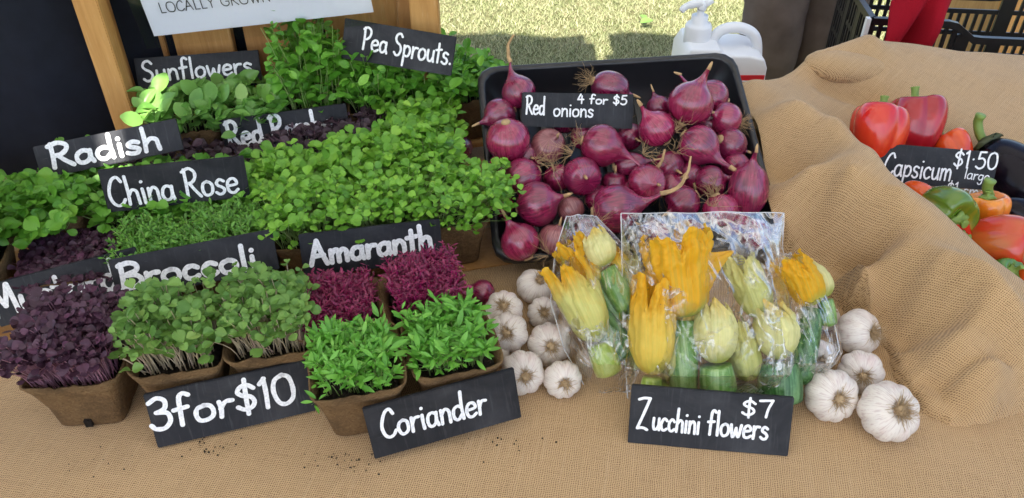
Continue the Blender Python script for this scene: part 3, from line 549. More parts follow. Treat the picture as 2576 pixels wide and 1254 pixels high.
# stepped stand below the back rows
stand = thing('display_stand', 'stepped wooden stand below the back rows of pots', 'stand', (-.3, .7, 0))
rows = [(.772, .002), (.872, .004), (.952, .006), (1.050, .030)]; RY = R(14)
for i, (y0, z0_) in enumerate(rows):
    for s_ in (0,):
        m = MB(); a = Vector((-.33, y0-.7-.09+.0, z0_-.012))
        m.box((-.37, -.043, -.0018-.006*(i in (1, 3))), (.30, .043, 0), Matrix.Translation((0.0, y0-.7, z0_)) @ Matrix.Rotation(RY, 4, 'Z'), .001)
        m.build('step', M['pinedk'], stand, smooth=False)
def rowpt(i, u): u -= .035*(i < 3); return (-.3+u*math.cos(RY), rows[i][0]+u*math.sin(RY), rows[i][1]+.002)
for i, u, kind, lab, kw in [
    (0, -.285, 'radish', 'radish sprouts lowest at the far left edge, above the Mustard sign', dict(hs=1.25, dz=.025)),
    (0, -.182, 'mustard', 'purple mustard sprouts mostly hidden behind the Mustard sign', dict(hs=.30, lean=(0, 0))), (0, -.085, 'cress', 'feathery green cress directly below the words China Rose', dict(hs=.68)), (0, .0, 'cress', 'feathery green cress behind the end of the Broccoli sign', dict(hs=.75)),
    (0, .09, 'kale', 'small round leaved sprouts behind the start of the Amaranth sign', dict(hs=.9)), (0, .182, 'kale', 'small round leaved sprouts behind the end of the Amaranth sign', dict(hs=.9)), (0, .262, 'kale', 'leggy pale sprouts spilling towards the onion tray', dict(lean=(.030, -.015))),
    (1, -.335, 'radish', 'broad leaved radish sprouts at the far left edge', dict(hs=1.25, dz=.03, lean=(-.006, -.02))), (1, -.238, 'radish', 'radish sprouts hanging over the purple mustard', dict(hs=.80, dz=.022, dense=1.25, lean=(.004, -.052))),
    (1, -.14, 'radish', 'radish sprouts peeping above the left of the China Rose sign', dict(hs=.8)), (1, -.05, 'radish', 'radish sprouts peeping above the right of the China Rose sign', dict(hs=.72)),
    (1, .045, 'rocket', 'lush round leaved sprouts beside the China Rose sign', dict(hs=.72)), (1, .138, 'rocket', 'lush round leaved sprouts in the middle of the green bank', dict(dense=1.2, hs=.85)), (1, .220, 'rocket', 'lush round leaved sprouts at the right of the green bank', dict(dense=1.1, lean=(-.006, -.008))),
    (2, -.225, 'radish', 'radish sprouts rising behind the Radish sign by the black cloth', dict(hs=.72, dense=.6)), (2, -.135, 'rambo', 'dark purple sprouts hidden right of the Radish sign', dict(hs=.5, dense=.5)), (2, -.04, 'rambo', 'dark purple sprouts in front of the words Red Rambo', dict(hs=.35, dense=.7)), (2, .05, 'rambo', 'dark purple sprouts at the right of the Red Rambo sign', dict(hs=.6)), (2, .14, 'rambo', 'dark purple sprouts under the pea shoots', dict(hs=.7)), (2, .215, 'rocket', 'round leaved sprouts below the overhanging pea shoots', dict(hs=.95)),
    (3, -.165, 'sun', 'thick leaved sunflower sprouts by the crate post', dict(hs=.72)), (3, -.075, 'sun', 'thick leaved sunflower sprouts below the Sunflowers sign', dict(hs=.62)),
    (3, .012, 'pea', 'tallest pea shoots reaching up to the white notice', dict(hs=1.12, lean=(-.004, 0.))), (3, .098, 'pea', 'pea shoots left below the Pea Sprouts sign', dict(hs=.72, lean=(.0, -.02))), (3, .180, 'pea', 'pea shoots in front of the middle of the Pea Sprouts sign', dict(hs=.70, lean=(.0, -.02))), (3, .238, 'pea', 'pea shoots hanging out over the burlap towards the tray', dict(hs=.52, lean=(.002, -.03)))]:
    rp_ = rowpt(i, u); pot(rp_[0], rp_[1], rp_[2]+kw.pop('dz', 0), kind, lab, 14, **kw)
# soil crumbs on the cloth
m = MB()
for i in range(110):
    c = random.choice([(-.405, .508), (-.165, .500), (-.165, .500), (-.30, .52), (.0, .52)]); p = Vector((c[0]+rnd(-.06, .06)*rnd(.1, 1), c[1]-abs(rnd(-.04, .04))*rnd(.2, 1), .002)); r_ = rnd(.0003, .0012)
    bm = bmesh.new(); bmesh.ops.create_icosphere(bm, subdivisions=1, radius=r_); m.add([p+v.co*rnd(.6, 1.2) for v in bm.verts], [[v.index for v in f.verts] for f in bm.faces]); bm.free()
tag(m.build('soil_crumbs', M['soil']), 'dark soil crumbs scattered on the cloth before the pots', 'soil', kind='stuff')

# ------------------------------------------------------------------ onion tray
def tray_M(): m = Matrix((tr, tbk, tn)).transposed().to_4x4(); m.translation = TFL; return m
TM = tray_M(); TD = .048
tray = thing('seedling_tray', 'black plastic tray full of red onions, tilted up at the back', 'tray', TFL, None, TM.to_euler())
def rrect(a, cx, cy, hx, hy, rc):
    """point on a rounded rectangle, parameter a in 0..1"""
    per = [2*(hx-rc), math.pi/2*rc, 2*(hy-rc), math.pi/2*rc]*2; tot = sum(per); d = a*tot; i = 0
    while d > per[i] and i < 7: d -= per[i]; i += 1
    k = d/per[i] if per[i] else 0
    cs = [(hx-rc, -hy+rc), (hx-rc, hy-rc), (-hx+rc, hy-rc), (-hx+rc, -hy+rc)]
    if i % 2 == 0:
        q = [((-hx+rc, -hy), (hx-rc, -hy)), ((hx, -hy+rc), (hx, hy-rc)), ((hx-rc, hy), (-hx+rc, hy)), ((-hx, hy-rc), (-hx, -hy+rc))][i//2]
        return cx+q[0][0]+(q[1][0]-q[0][0])*k, cy+q[0][1]+(q[1][1]-q[0][1])*k
    c_ = cs[i//2]; an = -math.pi/2+math.pi/2*(i//2)+k*math.pi/2; return cx+c_[0]+rc*math.cos(an), cy+c_[1]+rc*math.sin(an)
NR = 96
def ring(ins, z, rc): return [Vector((*rrect(k/NR, TW/2, TL/2, TW/2-ins, TL/2-ins, rc), z)) for k in range(NR)]
m = MB(); rings = [ring(.022, -TD-.003, .02), ring(.006, -.012, .024), ring(.004, -.012, .024), ring(.000, -.010, .026), ring(-.0005, .001, .026), ring(.002, .0035, .026), ring(.008, .0035, .024), ring(.010, .0, .023), ring(.012, -.014, .022), ring(.020, -.022, .02), ring(.026, -TD, .018)]
V = [p for r_ in rings for p in r_]; F = [(i*NR+k, i*NR+(k+1) % NR, (i+1)*NR+(k+1) % NR, (i+1)*NR+k) for i in range(len(rings)-1) for k in range(NR)]
F.append(tuple(range((len(rings)-1)*NR, len(rings)*NR))); F.append(tuple(range(NR))[::-1]); m.add(V, F); m.build('tray_body', M['black'], tray)
m = MB()
for i in range(12): m.box((.03+i*.0275, .03, -TD+.0003), (.037+i*.0275, TL-.03, -TD+.003))
m.build('floor_ribs', M['black'], tray, smooth=False)
st2 = thing('tray_prop', 'wooden box propping up the back of the onion tray', 'box', (.14, 1.0, 0))
MB().box((-.14, -.05, 0), (.14, .03, .062), bev=.001).build('box_body', M['pinedk'], st2, smooth=False); MB().box((-.143, -.052, .063), (.143, .032, .067)).build('lid', M['pinedk'], st2, smooth=False)
ON = [mat_onion('red onion skin', (.13, .004, .034), (.34, .022, .090), (.065, .003, .022)), mat_onion('bright onion skin', (.21, .005, .042), (.45, .036, .115), (.12, .004, .030), .15), mat_onion('papery onion skin', (.20, .045, .055), (.42, .16, .16), (.14, .022, .035), .45)]
def hairs(m, base, d, n, ln, r=.00035, spread=.9, sides=3, segs=7, base_r=.004):
    d = Vector(d).normalized(); e = d.orthogonal().normalized(); f = d.cross(e)
    for i in range(n):
        a = rnd(0, 6.28); q = rnd(0, 1)**.5; p = base+(e*math.cos(a)+f*math.sin(a))*base_r*q; v = (d+(e*math.cos(a)+f*math.sin(a))*spread*q*rnd(.4, 1.2)).normalized(); P = [p]
        l_ = ln*rnd(.45, 1.25)
        for k in range(segs): v = (v+Vector((rnd(-1, 1), rnd(-1, 1), rnd(-1, 1)))*.42).normalized(); p = p+v*l_/segs; P.append(p)
        m.tube(P, [r*(1-.5*k/segs) for k in range(segs+1)], sides, cap=False)
def onion(px, py, rp, ax, label, hgt=None, neck=1., bend=0., elong=1., mat=0, roots=0, tip=0, world=None, squash=1.):
    """px, py, rp: where it shows in the photo; ax: neck direction (right, up-in-picture, towards viewer)"""
    n0 = tn
    if world is None:
        h0 = hgt if hgt is not None else .004
        c = onplane(px, py, TFL+tn*h0, tn)
    else: c = world
    r = rp*1.02*depth(c)/1983
    camx, camy, camz = Vector((1, 0, 0)), Vector((0, ST, CT)), Vector((0, -CT, ST))
    axis = (camx*ax[0]+camy*ax[1]+camz*ax[2]).normalized(); fr = frame(axis, camz if abs(axis.dot(camz)) < .9 else camx)
    root = thing('red_onion', label, 'onion', c, 'red onions', fr.to_euler())
    prof = []
    for i in range(15):
        th = math.pi*(.03+.72*i/14); rr = math.sin(th)**.92; prof.append((rr*r, -math.cos(th)*r*.92*elong))
    z1, r1 = prof[-1][1], prof[-1][0]; nl = neck*r*(.95 if tip else .78)
    for i in range(1, 11):
        t = i/10; prof.append((max(.055*r, r1*(1-t)**3.4*.90+.10*r*(1-t)+.075*r), z1+nl*t))
    bd = Vector((math.cos(bend), math.sin(bend), 0))*.45*r*neck if bend is not None else Vector((0, 0, 0)); sd_ = rnd(0, 99)
    def f(rr, z, a, i):
        lump = 1+.030*nz((math.cos(a)*1.4, math.sin(a)*1.4, z/r), 1, sd_)+.008*math.sin(a*11+sd_)*(i > 14)
        t = max(0., (z-z1*.6)/max(1e-6, nl)); o_ = bd*t*t*.6
        return Vector((rr*lump*math.cos(a)+o_.x, rr*lump*math.sin(a)*squash+o_.y, z))
    MB().lathe(prof, 36, f).build('bulb', ON[mat], root)
    ez = Vector((bd.x*.6*((prof[-1][1]-z1*.6)/max(1e-6, nl))**2, bd.y*.6*((prof[-1][1]-z1*.6)/max(1e-6, nl))**2, prof[-1][1]))
    m = MB()
    if tip:
        q = ez.copy(); v = Vector((bd.x*8, bd.y*8, 1)).normalized(); P = [q-v*.002]
        for k in range(7): q = q+v*tip*r/7; P.append(q.copy()); v = (v+Vector((rnd(-1, 1), rnd(-1, 1), rnd(-.8, .4)))*.45).normalized()
        P = smooth(P, 3); m.tube(P, [.0032*(1-.6*k/len(P)) for k in range(len(P))], 6)
        m.tube([p+Vector((.0018, .001, .0006)) for p in P[:len(P)*2//3]], .0014, 5)
    else: m.tube([ez-Vector((0, 0, .003)), ez+Vector((0, 0, .004)), ez+Vector((.001, 0, .008))], [.09*r, .075*r, .03*r], 7)
    m.build('dry_stalk', M['stemtip'], root)
    m = MB(); m.lathe([(.002, -r*.93*elong-.002), (.0055, -r*.92*elong-.0015), (.007, -r*.90*elong+.001)], 10)
    if roots: hairs(m, Vector((0, 0, -r*.92*elong)), (0, 0, -1), roots, .026, spread=1.5)
    m.build('roots', M['dry'], root)
    return root
OL = [
 (1305, 234, 43, (-.55, 1, .1), 'onion in the back left corner with a dried neck curling over the rim', .016, dict(neck=1.25, tip=1.6, bend=2.)),
 (1535, 222, 42, (1, -.35, -.2), 'onion lying at the back with long roots, behind the Red onions sign', .014, dict(neck=.8, elong=1.25, roots=46)),
 (1790, 246, 44, (-1, .35, -.1), 'onion with a long neck pointing left, behind the tallest onion', .006, dict(neck=1.9, bend=1.)),
 (1737, 262, 57, (.45, 1, .15), 'largest onion standing neck up at the back right', .034, dict(neck=1.25, mat=1)),
 (1826, 300, 41, (-.9, .25, .3), 'striped onion against the right wall with a beard of roots', .014, dict(neck=.8, roots=55, mat=1)),
 (1656, 270, 30, (-.4, 1, 0), 'half hidden onion behind the neck of its neighbour, by the sign right edge', .004, dict(mat=0)),
 (1652, 325, 46, (-.75, .9, .2), 'round onion right of the sign with neck pointing up left', .020, dict(neck=1.05, mat=1, tip=.3)),
 (1258, 290, 42, (-1, -.5, .2), 'shaded onion at the left wall with neck over the rim', .006, dict(neck=1.2)),
 (1278, 352, 55, (.1, -.7, -.6), 'large glossy round onion at the left wall', .026, dict(neck=.6, mat=1)),
 (1379, 367, 43, (.1, .4, .9), 'dull papery brownish onion below the sign left end', .008, dict(neck=.5, mat=2, roots=14)),
 (1512, 367, 53, (1, -.28, .05), 'bright onion lying sideways below the sign with a long dry stalk', .028, dict(neck=1.5, mat=1, roots=30, tip=1.7, bend=1.2)),
 (1757, 366, 51, (.85, -.75, .25), 'onion with a pale scar and a long neck pointing down right', .022, dict(neck=1.35, mat=0, tip=.9)),
 (1836, 364, 42, (.6, -.2, -.4), 'shaded onion tucked behind the scarred one at the right wall', .006, dict(neck=.8)),
 (1882, 478, 50, (.05, 1, .2), 'tall dark onion standing at the right wall with its neck up', .020, dict(neck=1.35, elong=1.45, mat=0)),
 (1316, 446, 48, (-.8, -.4, .2), 'onion at the left wall topped by tangled roots', .014, dict(neck=.7, roots=0)),
 (1464, 444, 48, (.2, -.4, .8), 'smooth egg shaped onion in the middle left of the tray', .020, dict(neck=.45, elong=1.12)),
 (1585, 414, 29, (1, .15, .1), 'small flat purple onion below the sideways bright one', .012, dict(neck=1.5, elong=1.5, mat=0)),
 (1683, 421, 40, (.3, -.3, .4), 'onion half hidden under dry leaf strips in the middle', .006, dict(neck=.5, roots=20)),
 (1627, 460, 47, (.1, -.2, .95), 'pinkish round onion in the centre of the tray', .016, dict(neck=.3, mat=1)),
 (1545, 460, 32, (0, .6, .3), 'small deep set onion between two large ones', .0, dict(neck=.6)),
 (1352, 514, 56, (.9, .25, .25), 'large onion at the lower left with papery neck to the right', .022, dict(neck=1.0, mat=0)),
 (1548, 526, 61, (1, .12, .1), 'largest sideways onion above the bag with a thick tan stalk', .028, dict(neck=1.3, tip=2.1, mat=0, bend=-.8)),
 (1717, 511, 45, (-.8, -.5, .1), 'dark onion behind the top edge of the middle bag', .010, dict(neck=.7)),
 (1788, 459, 42, (.8, .2, .2), 'onion with loose skins left of the tall dark one', .008, dict(neck=.8, mat=0)),
 (1812, 532, 46, (.35, -1, -.1), 'magenta onion with a crown of roots behind the bag corner', .014, dict(neck=.6, mat=1, roots=46)),
 (1436, 528, 34, (.4, -.8, .3), 'pale skinned onion by the neck of the left bag', .010, dict(neck=1.2, mat=2)),
 (1308, 610, 49, (-.45, .8, .1), 'glossy onion in the front left corner of the tray', .016, dict(neck=1.3, mat=1)),
 (1398, 603, 43, (.2, .9, .3), 'pale pink papery onion in the front beside the corner', .010, dict(neck=.6, mat=2, roots=20)),
 (1480, 590, 42, (.6, .2, .2), 'dark onion seen through the top of the left bag', .004, dict(neck=.6)),
 (1640, 590, 44, (-.5, .3, .2), 'onion seen through the top of the middle bag', .004, dict(neck=.6)),
 (1740, 590, 42, (.5, .3, .2), 'onion low at the front, seen through the middle bag film', .004, dict(neck=.6)),
 (1420, 300, 36, (.2, .3, .7), 'onion in shade under the Red onions sign', -.004, dict(neck=.5)),
 (1900, 590, 40, (.2, .3, .7), 'onion in the front right corner beside the burlap', .006, dict(neck=.5)),
]
for px, py, rp, ax, lab, hg, kw in OL: onion(px, py, rp, ax, 'red '+lab, hg, **kw)
for px, py, rp, ax, lab, hg in [(1330, 398, 36, (.3, -.2, .6), 'small onion wedged under two left wall onions', -.004), (1402, 448, 35, (-.3, .5, .5), 'shaded onion below the dull papery one', -.002), (1505, 500, 35, (.6, .1, .4), 'deep onion between the egg shaped and largest sideways onions', -.004),
    (1590, 486, 34, (-.2, -.5, .6), 'deep onion in shade beneath the pinkish centre one', -.004), (1690, 468, 37, (.5, .5, .4), 'onion under the thick tan stalk', .0), (1735, 442, 35, (-.5, -.3, .6), 'dim onion below the scarred onion', -.002), (1706, 305, 33, (.3, -.6, .4), 'onion showing between the two round ones right of the sign', -.002),
    (1778, 318, 32, (-.4, -.4, .6), 'onion shaded by the largest standing one', -.004), (1850, 420, 36, (.2, -.4, .6), 'onion at the right wall above the tall dark one', -.002), (1848, 565, 38, (-.4, .3, .6), 'front onion below the tall dark one', -.002), (1262, 420, 34, (.4, -.3, .6), 'onion squeezed at the left wall under the large glossy one', -.002), (1258, 512, 36, (.3, .3, .5), 'dark onion low at the left wall', -.004),
    (1470, 345, 34, (-.2, -.4, .6), 'onion just under the lower edge of the sign', -.006), (1585, 345, 34, (.4, -.4, .6), 'onion in the gap right of the sideways bright one', -.008)]:
    onion(px, py, rp, ax, 'red '+lab, hg, neck=.6, roots=10, mat=random.choice([0, 0, 1]))
onion(1152, 372, 40, (.2, .9, -.1), 'red onion on the burlap outside the tray, half under green leaves', world=atz(1148, 372, .028), neck=.8, roots=24, tip=.8)
onion(1214, 735, 34, (-.9, .5, .1), 'dark red onion on the cloth between garlic and pots', world=atz(1212, 738, .026), neck=.9, mat=0)
# loose root tangles and dry strips lying on the onions
m = MB()
for px, py, d in [(1350, 405, (1, -.2, .5)), (1395, 420, (-.6, -.6, .6)), (1440, 385, (-1, .3, .5)), (1700, 380, (.2, -.6, .6)), (1620, 390, (.6, .4, .5)), (1790, 520, (.2, .6, .8)), (1380, 640, (-1, 0, .3)), (1500, 560, (.3, .4, .9)), (1700, 330, (1, .2, .3))]:
    hairs(m, onplane(px, py, TFL+tn*.050, tn), Vector((d[0], d[1]*.8, d[2])), 15, .030, spread=1.6)
tag(m.build('root_tangle', M['dry']), 'wisps of dry onion roots loose over the onions', 'roots', kind='stuff')

# ------------------------------------------------------------------ garlic
def garlic(px, py, rp, ax, label, z=None, roots=70, flat=.78, long=0., mat=None):
    c = atz(px, py, z if z is not None else .022); r = rp*depth(c)/1983
    if z is None: c = atz(px, py, r*.82)
    axis = (Vector((1, 0, 0))*ax[0]+Vector((0, ST, CT))*ax[1]+Vector((0, -CT, ST))*ax[2]).normalized(); fr = frame(axis, (1, 0, 0) if abs(axis.x) < .9 else (0, 0, 1))
    root = thing('garlic_bulb', label, 'garlic', c, 'garlic bulbs', fr.to_euler()); nlob = random.choice([7, 8, 9, 10]); sd_ = rnd(0, 50)
    prof = [(.10*r, -flat*r*1.35-long*r), (.16*r, -flat*r*1.15-long*r*.8), (.22*r, -flat*r-long*r*.25)] if long else [(.12*r, -flat*r*1.5), (.14*r, -flat*r*1.2)]
    for i in range(13):
        th = math.pi*(.10+.80*i/12); prof.append((math.sin(th)**.8*r, -math.cos(th)*r*flat))
    zt = prof[-1][1]; prof += [(.30*r, zt-.02*r), (.24*r, zt-.09*r), (.12*r, zt-.10*r), (.01*r, zt-.10*r)]
    def f(rr, z, a, i):
        w = rr/r; lob = 1+.12*w*(abs(math.sin(a*nlob/2+sd_+.5*math.sin(a*2+sd_)))**.6-.6)+.05*nz((math.cos(a), math.sin(a), z/r), 1.3, sd_)
        return Vector((rr*lob*math.cos(a), rr*lob*math.sin(a), z))
    MB().lathe(prof, 64, f).build('bulb', M['garlic'], root)
    m = MB(); m.lathe([(.20*r, zt-.10*r), (.19*r, zt-.02*r), (.10*r, zt+.05*r), (.01*r, zt+.07*r)], 14, lambda rr, z, a, i: Vector((rr*math.cos(a)*(1+.2*math.sin(a*5)), rr*math.sin(a), z+.001*math.sin(a*7))))
    hairs(m, Vector((0, 0, zt-.06*r)), (0, 0, 1), roots, r*.48, r=.0004, spread=1.7, segs=5, base_r=.20*r)
    m.build('root_tuft', M['drygarlic'], root)
    return root
for a in [
 (1345, 722, 46, (.35, .55, .75), 'brown tinged garlic at the top of the left heap, by the tray'), (1268, 780, 48, (-.05, .35, .9), 'white garlic with loose skin at the left of the heap', .034), (1366, 788, 40, (.05, .1, .98), 'white garlic touching the left bag'),
 (1278, 838, 50, (-.1, .05, .98), 'garlic in the middle of the left heap', .030), (1382, 866, 54, (.05, -.05, .98), 'large clean garlic in the left heap beside the bag'), (1247, 888, 36, (-.3, .1, .9), 'half hidden garlic behind the coriander pot'),
 (1314, 938, 56, (.2, -.1, .97), 'garlic with wide root disc right above the Coriander sign'), (1416, 955, 48, (.1, -.15, .98), 'frontmost small garlic of the left heap'),
 (2160, 838, 58, (.55, .05, .85), 'garlic against the burlap fold with long tangled roots', .026, 120), (2165, 936, 54, (-.25, -.15, .95), 'garlic lying behind the two front right ones', .018), (2092, 995, 65, (.05, -.05, .99), 'round white garlic at the right with a small dark root disc'),
 (2236, 1036, 74, (.12, .25, .95), 'biggest white garlic at the far right front with straw roots', None, 130), (2062, 895, 40, (-.2, -.3, .9), 'garlic seen through the right bag near its base'), (2072, 795, 40, (.2, .6, .5), 'garlic behind the right bag under the burlap')]: garlic(*a)
garlic(1205, 815, 38, (.45, -.85, .2), 'purplish garlic with a dried neck lying against the coriander pot', .024, 20, .95, 1.6)

# ------------------------------------------------------------------ capsicums and eggplants
def pepper(px, py, y, rp, ax, mats, label, lobes=4, hgt=1.1, stem=1., name='capsicum', seed=None):
    c = aty(px, py, y); r = rp*depth(c)/1983; axis = (Vector((1, 0, 0))*ax[0]+Vector((0, ST, CT))*ax[1]+Vector((0, -CT, ST))*ax[2]).normalized()
    fr = frame(axis, (1, .1, 0) if abs(axis.x) < .9 else (0, 0, 1)); root = thing(name, label, 'capsicum', c, 'capsicums', fr.to_euler()); sd_ = rnd(0, 50)
    prof = []
    for i in range(25):
        th = math.pi*(.01+.98*i/24); s_ = math.sin(th); cc = -math.cos(th)
        rr = s_**.62*(.86+.17*cc); z = cc*hgt*(1 if cc < 0 else 1-.34*math.exp(-(s_/.42)**2)); z += (.22*math.exp(-(s_/.4)**2) if cc < 0 else 0)
        prof.append((rr*r, z*r))
    def f(rr, z, a, i):
        w = min(1., rr/r); lob = 1+.19*(abs(math.cos(a*lobes/2+sd_+.25*math.sin(a+sd_)))**.7-.55)+.09*nz((math.cos(a), math.sin(a), z/r*.8), 1., sd_)
        lean = .12*z*math.sin(sd_); return Vector((rr*lob*math.cos(a)+lean, rr*lob*math.sin(a), z*(1+.08*nz((math.cos(a)*w, math.sin(a)*w, 0), 1.6, sd_))))
    MB().lathe(prof, 72, f).build('flesh', mats, root)
    zt = prof[-1][1]; m = MB(); m.lathe([(.34*r, zt+.03*r), (.30*r, zt+.10*r), (.15*r, zt+.15*r), (.115*r, zt+.30*r*stem), (.12*r, zt+.55*r*stem), (.15*r, zt+.62*r*stem), (.13*r, zt+.64*r*stem), (.01, zt+.62*r*stem)][:7], 20, lambda rr, z, a, i: Vector((rr*math.cos(a)*(1+.22*math.sin(a*5)*(i < 2))+.10*r*max(0, (z-zt)/r)**2, rr*math.sin(a)*(1+.22*math.sin(a*5)*(i < 2)), z)))
    m.build('stalk', STK, root); return root
STK = plain('green stalk', (.17, .26, .05), .5, .4, 90, .3)
RED = mat_pepper('red pepper', (.52, .012, .008), (.62, .05, .008), .45, .7); DKR = mat_pepper('crimson pepper', (.30, .004, .012), (.42, .012, .02)); ORG = mat_pepper('orange pepper', (.68, .09, .008), (.62, .04, .006)); YEL = mat_pepper('yellow pepper', (.72, .24, .015), (.68, .14, .01))
GRN = mat_pepper('green yellow pepper', (.085, .16, .008), (.55, .25, .012), .50, .68, 14); ORD = mat_pepper('blotched pepper', (.50, .03, .008), (.40, .10, .012), .42, .66, 18); GR2 = mat_pepper('green pepper', (.06, .17, .015), (.12, .26, .03))
for a in [(2208, 335, .935, 76, (.15, .98, .05), RED, 'bright red capsicum standing at the left of the basket', 3, 1.08, .8), (2303, 315, 1.0, 76, (-.05, 1, .05), DKR, 'tall crimson capsicum standing behind the bright red one', 4, 1.12, .8), (2400, 378, .97, 52, (-.3, .7, -.4), ORG, 'orange capsicum just above the Capsicum sign', 4, .9),
          (2305, 497, .85, 46, (.2, -.3, .5), ORG, 'dark orange capsicum peeping from under the sign corner', 4, 1.), (2374, 536, .80, 74, (.28, -.45, .85), GRN, 'glossy green capsicum turning yellow below the sign', 4, .95, .5), (2480, 531, .825, 56, (-.1, .75, .3), YEL, 'yellow orange capsicum between green one and eggplant', 4, .9, .55),
          (2395, 597, .775, 46, (.5, .0, .8), RED, 'small red capsicum half hidden behind the burlap edge', 4, .9, .6), (2510, 618, .765, 82, (.75, -.15, .62), ORD, 'large orange red capsicum with its green stalk facing right', 4, 1., .55), (2524, 692, .72, 44, (.2, .3, .7), GR2, 'green capsicum deep in the lower right of the basket', 4, 1.), (2596, 705, .71, 44, (.2, .6, .3), ORG, 'orange capsicum cut by the right edge of the photo', 4, 1.), (2574, 760, .69, 34, (.1, .6, .5), GR2, 'small green capsicum in the bottom right corner of the basket', 3, 1.)]: pepper(*a)
AUB = plain('aubergine skin', (.006, .004, .008), .2, .2, 20, .3, .03)
def eggplant(c, axis, r, ln, label):
    fr = frame(axis, (0, 0, 1)); root = thing('eggplant', label, 'eggplant', c, 'eggplants', fr.to_euler())
    prof = [(math.sin(math.pi*(.02+.93*i/20))**.75*r*(1.05-.42*i/20), -ln*math.cos(math.pi*(.02+.93*i/20))) for i in range(21)]
    MB().lathe(prof, 40, lambda rr, z, a, i: Vector((rr*math.cos(a)+.10*z*z/ln, rr*math.sin(a), z))).build('flesh', AUB, root)
    zt = prof[-1][1]; m = MB(); m.lathe([(.44*r, zt-.02*ln), (.34*r, zt+.02*ln), (.22*r, zt+.05*ln), (.13*r, zt+.10*ln)], 30, lambda rr, z, a, i: Vector((rr*math.cos(a)+.10*z*z/ln, rr*math.sin(a), z-(i == 0)*.10*ln*abs(math.sin(a*2.5))+.003))); m.build('calyx', plain('calyx', (.05, .06, .02), .6), root)
    P = smooth([(.10*zt*zt/ln, 0, zt), (.10*zt*zt/ln+.004, 0, zt+.016), (.10*zt*zt/ln+.015, 0, zt+.030), (.10*zt*zt/ln+.026, 0, zt+.034)], 4); MB().tube(P, [.0062]*(len(P)-2)+[.0068, .0072], 10).build('stalk', STK, root)
eggplant(aty(2552, 450, .92), (-.45, .85, .35), .054, .060, 'black eggplant beside the Capsicum sign with a curved green stalk')
eggplant(aty(2610, 562, .83), (-.9, .1, .3), .034, .06, 'dark eggplant lower down at the right edge')

# ------------------------------------------------------------------ zucchini flowers in clear bags
def mat_petal(name, lo, mid, hi, p0=.42, p1=.72):
    """squash blossom: greenish base, pale bell, orange tips, fine veins running along it"""
    t = NT(name); v = t.tc('Generated'); o = t.tc('Object'); sx = t.n('SeparateXYZ'); t.l(v, sx.inputs[0]); so_ = t.n('SeparateXYZ'); t.l(o, so_.inputs[0]); cx = t.n('CombineXYZ'); t.l(so_.outputs[0], cx.inputs[0]); t.l(so_.outputs[1], cx.inputs[1])
    nm = t.n('VectorMath', operation='NORMALIZE'); t.l(cx.outputs[0], nm.inputs[0]); f = t.noise(nm.outputs[0], 16, 3); g = t.noise(o, 60, 3); big = t.noise(o, 26, 2)
    zf = t.math('ADD', sx.outputs[2], t.math('MULTIPLY', t.math('SUBTRACT', big, .5), .5))
    c = t.ramp(zf, [(.04, lo), (.2, mid), (p0, mid), (p1, hi)])
    c = t.mix(t.ramp(f, [(.46, 0.), (.58, .5)]), c, t.mix(.5, c, lo)); c = t.mix(t.ramp(g, [(.55, 0.), (.8, .35)]), c, hi)
    p = t.pr(c, .5, .3); t.l(t.bump(t.math('ADD', t.math('MULTIPLY', f, 1.2), g), .6, .003), p.inputs['Normal']); tr = t.n('BsdfTranslucent'); t.l(c, tr.inputs[0])
    m = t.n('MixShader'); m.inputs[0].default_value = .38; t.l(p.outputs[0], m.inputs[1]); t.l(tr.outputs[0], m.inputs[2]); return t.fin(m)
OR_ = (.88, .47, .02); LI = (.44, .50, .10)
CREAM = mat_petal('cream blossom', (.50, .54, .14), (.88, .84, .42), (.90, .64, .14), .68, .97); GOLD = mat_petal('golden blossom', (.62, .56, .10), (.88, .66, .12), OR_, .38, .75); ORANGE = mat_petal('orange blossom', LI, (.84, .46, .02), OR_, .3, .6); PALEY = mat_petal('lime blossom', LI, (.78, .74, .26), OR_, .48, .78); LIME = mat_petal('pale lime blossom', LI, (.72, .72, .26), (.82, .74, .28), .5, .9)
def mat_zuc(name, a, b):
    t = NT(name); f = t.noise(t.tc(), 130, 3); g = t.noise(t.map(t.tc(), (190, 190, 5)), 1, 2); c = t.mix(t.ramp(f, [(.5, 0.), (.68, .6)]), a, b); c = t.mix(t.ramp(g, [(.48, 0.), (.62, .75)]), c, b); p = t.pr(c, .3, .5); return t.fin(p)
ZD, ZM, ZL = mat_zuc('dark zucchini', (.022, .085, .016), (.14, .28, .11)), mat_zuc('green zucchini', (.10, .23, .035), (.32, .46, .18)), mat_zuc('light zucchini', (.26, .36, .05), (.46, .54, .16))
class Bag:
    """a plane leaning back on the tray; local x right, y up the slope, z towards the viewer (metres)"""
    def __init__(s, px, py, y, tilt, yaw=0):
        s.o = aty(px, py, y); s.X = Vector((math.cos(R(yaw)), math.sin(R(yaw)), 0)); s.Y = Vector((-math.sin(R(yaw))*math.cos(R(tilt)), math.cos(R(yaw))*math.cos(R(tilt)), math.sin(R(tilt)))); s.Z = s.X.cross(s.Y)
    def w(s, x, y, z=0): return s.o+s.X*x+s.Y*y+s.Z*z
    def at(s, px, py, z=0):
        p = onplane(px, py, s.o+s.Z*z, s.Z); return p
